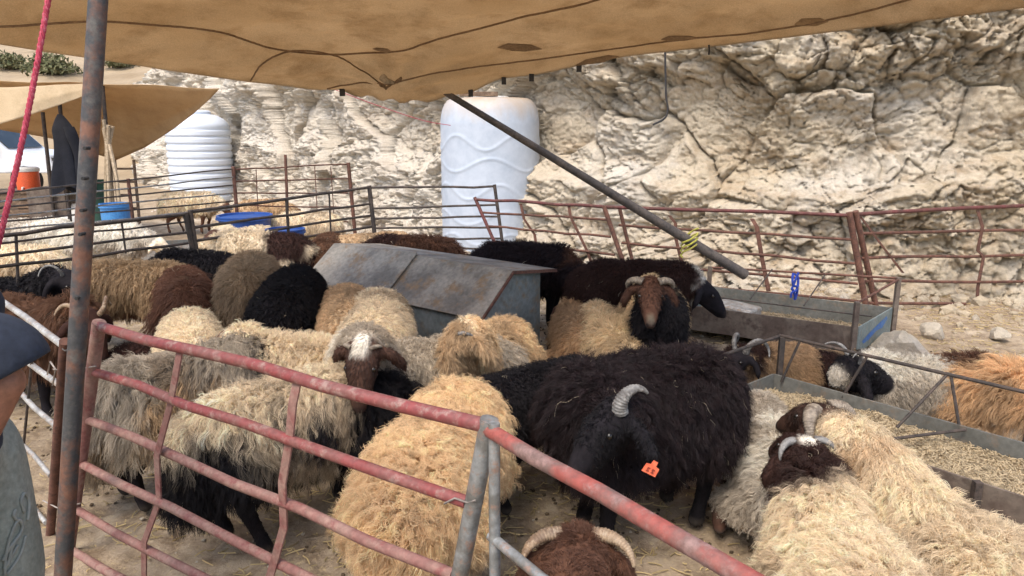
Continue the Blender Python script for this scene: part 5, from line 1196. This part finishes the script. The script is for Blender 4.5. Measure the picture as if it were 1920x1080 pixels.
# back row inside the pen
sheep('cream and brown pied sheep at the back rails', (-2.36, 6.8), 172, wool=CREAM * 0.85, headc=BROWN, n=7000, L=0.04, rad=0.003, patches=[((-0.30, 0, 0.62), 0.24, DBROWN), ((-0.45, 0, 0.45), 0.2, DBROWN), ((0.12, -0.1, 0.72), 0.10, DBROWN), ((0.40, 0, 0.5), 0.12, DBROWN)], drop=0.4, s=1.14)
sheep('brown sheep seen from behind at the back of the pen', (-1.82, 7.15), 95, wool=BRN2 * 0.8, headc=BROWN, n=5000, L=0.05, rad=0.003)
sheep('smooth tan-backed sheep in the back row', (-1.42, 7.42), 20, wool=TAN, headc=BROWN, n=6000, L=0.03, rad=0.003, clump=0.4)
sheep('dark brown shaggy sheep behind the metal feeder lid', (-0.98, 7.15), 172, wool=BROWN * 0.9, headc=BROWN, n=8000, L=0.09, lock=0.05, rad=0.003, curl=0.012, drop=0.7, patches=[((0.3, 0, 0.6), 0.2, DBROWN)])
sheep('black shaggy sheep with its head down beyond the feeder', (0.12, 6.5), -20, head=(0.62, 6.1, 0.42), face=(-40, -50), wool=RAMBLK * 1.1, headc=BLACK, n=10000, L=0.075, lock=0.045, rad=0.003, curl=0.012, patches=[((0.42, 0, 0.55), 0.14, BROWN)], s=1.04)
sheep('dark brown sheep feeding from the back trough with a white cheek', (0.98, 5.62), -8, head=(1.46, 5.5, 0.52), face=(-15, -38), wool=DBROWN, headc=BLACK, n=14000, L=0.05, lock=0.03, rad=0.0026, curl=0.009, freq=2, patches=[((0.43, 0.0, 0.55), 0.12, WHITE)], s=1.05, drop=0.3, vox=0.02)
# left block
sheep('tan fleeced sheep with a bulging side behind the rusty pole', (-3.02, 5.75), 178, wool=TAN * 0.68, headc=BROWN, n=11000, L=0.085, lock=0.045, rad=0.0028, drop=0.7, s=1.0, patches=[((0, 0, 0.3), 0.14, BRN2)])
sheep('black sheep arched behind the tan one on the far side', (-2.72, 6.3), 160, wool=BLACK, headc=BLACK, n=8000, L=0.06, rad=0.003, drop=0.5)
sheep('black horned sheep behind the shaggy brown one', (-3.62, 5.12), -12, head=(-3.05, 4.98, 0.70), face=(-25, -35), wool=BLACK * 1.1, headc=BLACK, horns=True, hmat='horn_grey', hr=0.012, hR=0.05, n=7000, rad=0.003)
sheep('shaggy brown sheep walking right past the rusty pole', (-3.03, 4.45), -22, head=(-2.47, 4.18, 0.62), face=(-35, -50), wool=BRN2 * 0.95, headc=DBROWN, legc=BLACK, horns=True, hmat='horn_brown', hr=0.02, hR=0.05, n=18000, L=0.12, lock=0.05, rad=0.0024, curl=0.012, freq=1.3, drop=0.8, lay=0.5, clump=0.85, vox=0.02, k=7)
sheep('brown sheep seen from behind between the tan and taupe ones', (-2.40, 5.3), 116, wool=BROWN * 1.35, headc=BROWN, n=11000, L=0.09, lock=0.04, rad=0.0026, drop=0.8, lay=0.5, patches=[((-0.2, 0, 0.8), 0.12, TAUPE)])
sheep('dark maroon-brown sheep lying behind the red gate post', (-2.02, 4.35), 10, lying=True, wool=DBROWN * 1.1, headc=DBROWN, n=7000, rad=0.0028, s=1.0)
sheep('taupe fleeced sheep beside the black one', (-1.95, 5.4), 108, wool=TAUPE, headc=BROWN, n=13000, L=0.075, lock=0.04, rad=0.0026, drop=0.7, s=1.1, wfat=1.12)
sheep('jet black woolly sheep in the middle of the pen', (-1.48, 4.8), 98, wool=BLACK * 0.8, headc=BLACK, n=13000, L=0.045, lock=0.025, rad=0.0026, drop=0.4, s=1.1, wfat=1.15)
sheep('tan sheep half hidden behind a cream one by the feeder', (-1.05, 4.6), 104, wool=TAN * 1.02, headc=BROWN, n=9000, L=0.04, lock=0.03, rad=0.0025, clump=0.5, wfat=1.12)
sheep('cream sheep with a dark smudge on its back by the feeder', (-0.82, 4.32), 98, wool=CREAM * 0.93, headc=BROWN, n=15000, L=0.045, lock=0.03, rad=0.0023, clump=0.5, patches=[((-0.12, 0.02, 0.80), 0.06, TAUPE * 0.7)], vox=0.02, wfat=1.25)
# right of the feeder
sheep('small orange-brown sheep lying against the feeder end', (0.50, 5.2), 95, lying=True, wool=ORANGE * 0.7, headc=FACEB, n=5000, rad=0.0026, s=0.9)
sheep('pale tan sheep lying between the feeder and the horned one', (0.70, 4.74), 100, lying=True, wool=CREAM * 0.95 * np.array([1, .93, .8]), headc=FACEB, n=8000, rad=0.0024, L=0.06, s=1.02)
sheep('horned sheep with a red-brown face staring at the camera over the black ram', (0.95, 4.75), 264, head=(0.82, 4.28, 0.79), face=(262, -32), wool=CREAM * np.array([1, .9, .74]), headc=RUST * 0.8, horns=True, hmat='horn', hstyle='side', hR=0.075, hT=2.5, hout=0.05, hr=0.028, n=16000, L=0.055, rad=0.0022, patches=[((0.42, 0.0, 0.5, 1, 1.1, 0.7), 0.24, BLACK * 1.2), ((0.25, 0.0, 0.85), 0.15, BLACK * 1.2)], blaze=(CREAM * 0.2, 0.20, 0.24, 0.02), fuzz=3000, vox=0.016, k=7, s=1.02)
# middle row
sheep('cream sheep with its rump up behind the grey one', (-1.80, 3.98), 114, wool=CREAM, headc=BROWN, n=11000, L=0.05, lock=0.03, rad=0.0022, vox=0.02, patches=[((-0.1, 0, 0.3), 0.25, GREY)])
sheep('cream sheep with long wool behind the black-spotted one', (-1.02, 3.62), 168, wool=CREAM * 1.02, headc=BROWN, n=18000, L=0.07, lock=0.035, rad=0.0020, vox=0.018, k=7, head=(-1.50, 3.75, 0.62), face=(160, -40))
sheep('grizzled pale sheep with a brown drooping-eared face turned to the gate', (-0.42, 3.60), 205, head=(-0.645, 3.08, 0.77), face=(262, -55), wool=GREY * 1.1, headc=FACEB, horns=True, hstyle='side', hmat='horn', hr=0.014, hR=0.035, hT=2.0, n=17000, L=0.06, lock=0.04, rad=0.0020, blaze=(WHITE * 0.85, -0.1, 0.02, 0.032), fuzz=4000, patches=[((0.48, 0, 0.75), 0.10, WHITE)], **NEAR)
sheep('curly sandy sheep bowing its woolly head beside the feeder', (-0.12, 3.90), 252, head=(-0.24, 3.36, 0.76), face=(215, -55), wool=GOLD * 0.95, headc=TAN * 0.8, headfur=0.045, horns=True, hmat='horn_grey', hstyle='side', hr=0.016, hR=0.04, hT=2.2, n=19000, L=0.07, lock=0.03, curl=0.013, freq=2.2, rad=0.0020, fuzz=9000, patches=[((0.55, 0, 0.78), 0.12, CREAM)], s=0.95, **NEAR)
sheep('black woolly sheep tucked between the golden sheep and the ram', (0.10, 3.32), 35, s=0.92, wool=BLACK * 1.1, headc=BLACK, n=14000, L=0.05, lock=0.026, rad=0.0020, **NEAR)
sheep('grey-brown long-woolled sheep with dark legs behind the red gate', (-1.56, 3.42), 42, wool=GREY, headc=BROWN, legc=BLACK * 1.1, n=30000, L=0.10, lock=0.04, curl=0.010, freq=1.5, rad=0.0018, drop=0.8, lay=0.5, patches=[((-0.05, -0.25, 0.45, 0.8, 1, 1), 0.20, TAN * 0.85), ((-0.46, 0, 0.42), 0.14, TAUPE * 0.8), ((0.34, 0, 0.5), 0.20, BLACK), ((0.3, 0.0, 0.8), 0.14, GREY * 0.9)], **NEAR)
sheep('cream sheep with black smudges and black legs behind the red gate', (-0.93, 3.02), 38, wool=CREAM, headc=BLACK, legc=BLACK, n=38000, L=0.085, lock=0.035, curl=0.011, freq=1.7, rad=0.0017, drop=0.7, lay=0.45, fuzz=3000,
      patches=[((0.42, -0.10, 0.42), 0.28, BLACK), ((-0.36, -0.05, 0.34), 0.24, BLACK), ((-0.10, -0.15, 0.60, 1, 1, .6), 0.045, BLACK), ((0.04, -0.17, 0.54, 1, 1, .6), 0.055, BLACK * 2), ((0.0, 0, 0.28), 0.12, BLACK), ((0.20, -0.02, 0.80), 0.03, BLACK)], head=(-0.45, 3.40, 0.40), face=(40, -60), **NEAR)
# trough side
sheep('tan and dark brown horned sheep lying at the end of the feed trough', (1.66, 4.55), 205, lying=True, head=(1.37, 4.25, 0.38), face=(215, -20), wool=ORANGE * 0.85, headc=BLACK, horns=True, hmat='horn_grey', hr=0.024, hR=0.075, n=9000, rad=0.0022, patches=[((0.25, 0.0, 0.45), 0.22, DBROWN)], vox=0.02, s=0.78)
sheep('brown and tan sheep lying beyond the feed trough', (2.0, 4.65), 0, lying=True, wool=TAN * 0.8, headc=DBROWN, n=5000, rad=0.0026, patches=[((0.0, -0.2, 0.3), 0.22, DBROWN)], s=0.62)
sheep('white sheep with a black head lying beyond the trough rails', (2.46, 4.10), 162, lying=True, head=(1.95, 4.02, 0.38), face=(10, -12), wool=WHITE * 0.92, headc=BLACK, horns=True, hmat='horn_grey', hr=0.012, hR=0.06, hT=2.4, n=16000, L=0.065, rad=0.0020, patches=[((0.0, 0.32, 0.14), 0.15, BRN2), ((0.30, 0.28, 0.12), 0.09, BRN2), ((0.52, 0.0, 0.36), 0.17, BLACK)], fuzz=3000, vox=0.018, k=7, wfat=0.95, s=0.9, hs=1.25)
sheep('orange long-woolled sheep lying at the edge beyond the trough', (2.78, 3.82), 300, lying=True, wool=ORANGE, headc=BROWN, n=18000, L=0.10, lock=0.04, rad=0.0020, drop=0.7, patches=[((-0.32, 0.0, 0.50), 0.15, BROWN), ((0.1, -0.3, 0.1), 0.16, WHITE)], vox=0.018, k=7, s=1.0)
sheep('white sheep lying behind the black ram', (1.20, 3.08), 84, lying=True, wool=WHITE * 0.9, headc=FACEB, n=18000, L=0.06, rad=0.0019, patches=[((-.2, -.2, .05), 0.1, TAUPE)], s=0.9, **NEAR)
# front row
ram, RH, rf, rs_, ru = sheep('big black ram with a grey curled horn and an orange ear tag', (0.58, 3.03), 206, head=(0.37, 2.55, 0.685), face=(214, -30), wool=RAMBLK, headc=BLACK, legc=BLACK * 0.7, horns=(1,), hmat='horn_grey', hR=0.060, hT=3.0, hr=0.028, hout=0.012, n=52000, L=0.085, lock=0.030, curl=0.010, freq=1.8, rad=0.0016, drop=0.6, lay=0.4, s=1.06, fuzz=6000, var=0.35, vox=0.015, k=8, wfat=1.26, ls=0.80, flecks=0.002)
sheep('golden fleeced sheep pressed against the red gate corner', (-0.27, 2.56), 78, wool=GOLD, headc=CREAM, legc=CREAM * 0.7, n=60000, L=0.075, lock=0.026, curl=0.013, freq=2.3, rad=0.0016, drop=0.5, lay=0.4, s=1.02, clump=0.8, var=0.15, vox=0.015, k=9, head=(-0.15, 3.10, 0.38), face=(85, -70), wfat=1.05)
sheep('cream sheep lying front right with a white-spotted dark head', (1.10, 2.04), 92, lying=True, head=(1.13, 2.68, 0.50), face=(98, -12), wool=CREAM * np.array([1.04, 1.02, 1.0]), headc=DBROWN, horns=True, hmat='horn_grey', hstyle='side', hr=0.020, hR=0.07, hT=1.7, hout=0.04, n=55000, L=0.075, lock=0.028, curl=0.012, freq=2.0, rad=0.0016, blaze=(WHITE, -0.14, -0.02, 0.03), fuzz=5000, var=0.15, s=0.94, vox=0.015, k=8, patches=[((-0.2, 0.1, 0.1), 0.15, CREAM * 0.7), ((0.58, 0, 0.46), 0.17, DBROWN)])
sheep('cream sheep lying against the feed trough with a brown horned head', (1.62, 2.10), 116, lying=True, head=(1.27, 2.86, 0.56), face=(116, -14), wool=CREAM * np.array([.98, .97, .95]), headc=FACEB * 0.75, horns=True, hmat='horn', hstyle='side', hr=0.034, hR=0.085, hT=2.3, hout=0.02, n=52000, L=0.085, lock=0.03, curl=0.012, freq=1.9, rad=0.0017, fuzz=5000, var=0.15, s=0.93, vox=0.015, k=8, patches=[((0.60, 0.0, 0.45), 0.12, TAN), ((-.25, .1, .15), .15, TAUPE)])
sheep('brown curly-headed sheep with spread horns poking its head under the gate rail', (0.02, 1.0), 78, head=(0.165, 1.70, 0.68), face=(88, -20), wool=BROWN * 1.3, headc=BROWN * 1.15, horns=True, hmat='horn_brown', hstyle='side', hr=0.024, hR=0.09, hT=1.6, hout=0.06, n=14000, L=0.03, lock=0.016, curl=0.007, freq=1.8, rad=0.0015, fuzz=9000, headfur=0.022, vox=0.015, k=6, s=0.95)
# the ram's ear tag hangs from its ear
_h = -ram.rotation_euler.z
_wx = np.array([math.cos(_h), math.sin(_h), 0]); _wy = np.array([-math.sin(_h), math.cos(_h), 0]); _wz = np.array([0, 0, 1.0])
e0 = RH(0.015, 0.155, -0.105)
def _plate(name, outline, dy, th, mat, parent):
    """flat plate facing the camera, tilted"""
    ca, sa = math.cos(R(-28)), math.sin(R(-28)); v = []
    for y_ in (dy, dy + th):
        v += [e0 + 0.85 * _wx * (a_ * ca - b_ * sa) + 0.85 * _wz * (a_ * sa + b_ * ca) + _wy * y_ for a_, b_ in outline]
    k_ = len(outline)
    f_ = [tuple(range(k_)), tuple(range(2 * k_ - 1, k_ - 1, -1))] + [(i_, i_ + k_, (i_ + 1) % k_ + k_, (i_ + 1) % k_) for i_ in range(k_)]
    o_ = obj(name, MB().add(v, f_).mesh(name, mat, False)); o_.parent = parent; return o_
tg = _plate('ear_tag', [(-.010, .022), (.010, .022), (.012, .002), (.030, -.002), (.032, -.040), (-.032, -.040), (-.030, -.002), (-.012, .002)], -0.034, 0.004, M['orange_tag'], ram)
tg['label'] = 'orange plastic ear tag'
for dx_ in (-.018, 0.004):
    _plate('tag_digit', [(dx_, -.012), (dx_ + .012, -.012), (dx_ + .012, -.016), (dx_ + .005, -.021), (dx_ + .012, -.026), (dx_ + .012, -.031), (dx_, -.031), (dx_, -.027), (dx_ + .006, -.0265), (dx_, -.021)], -0.0362, 0.002, M['tag_ink'], tg)
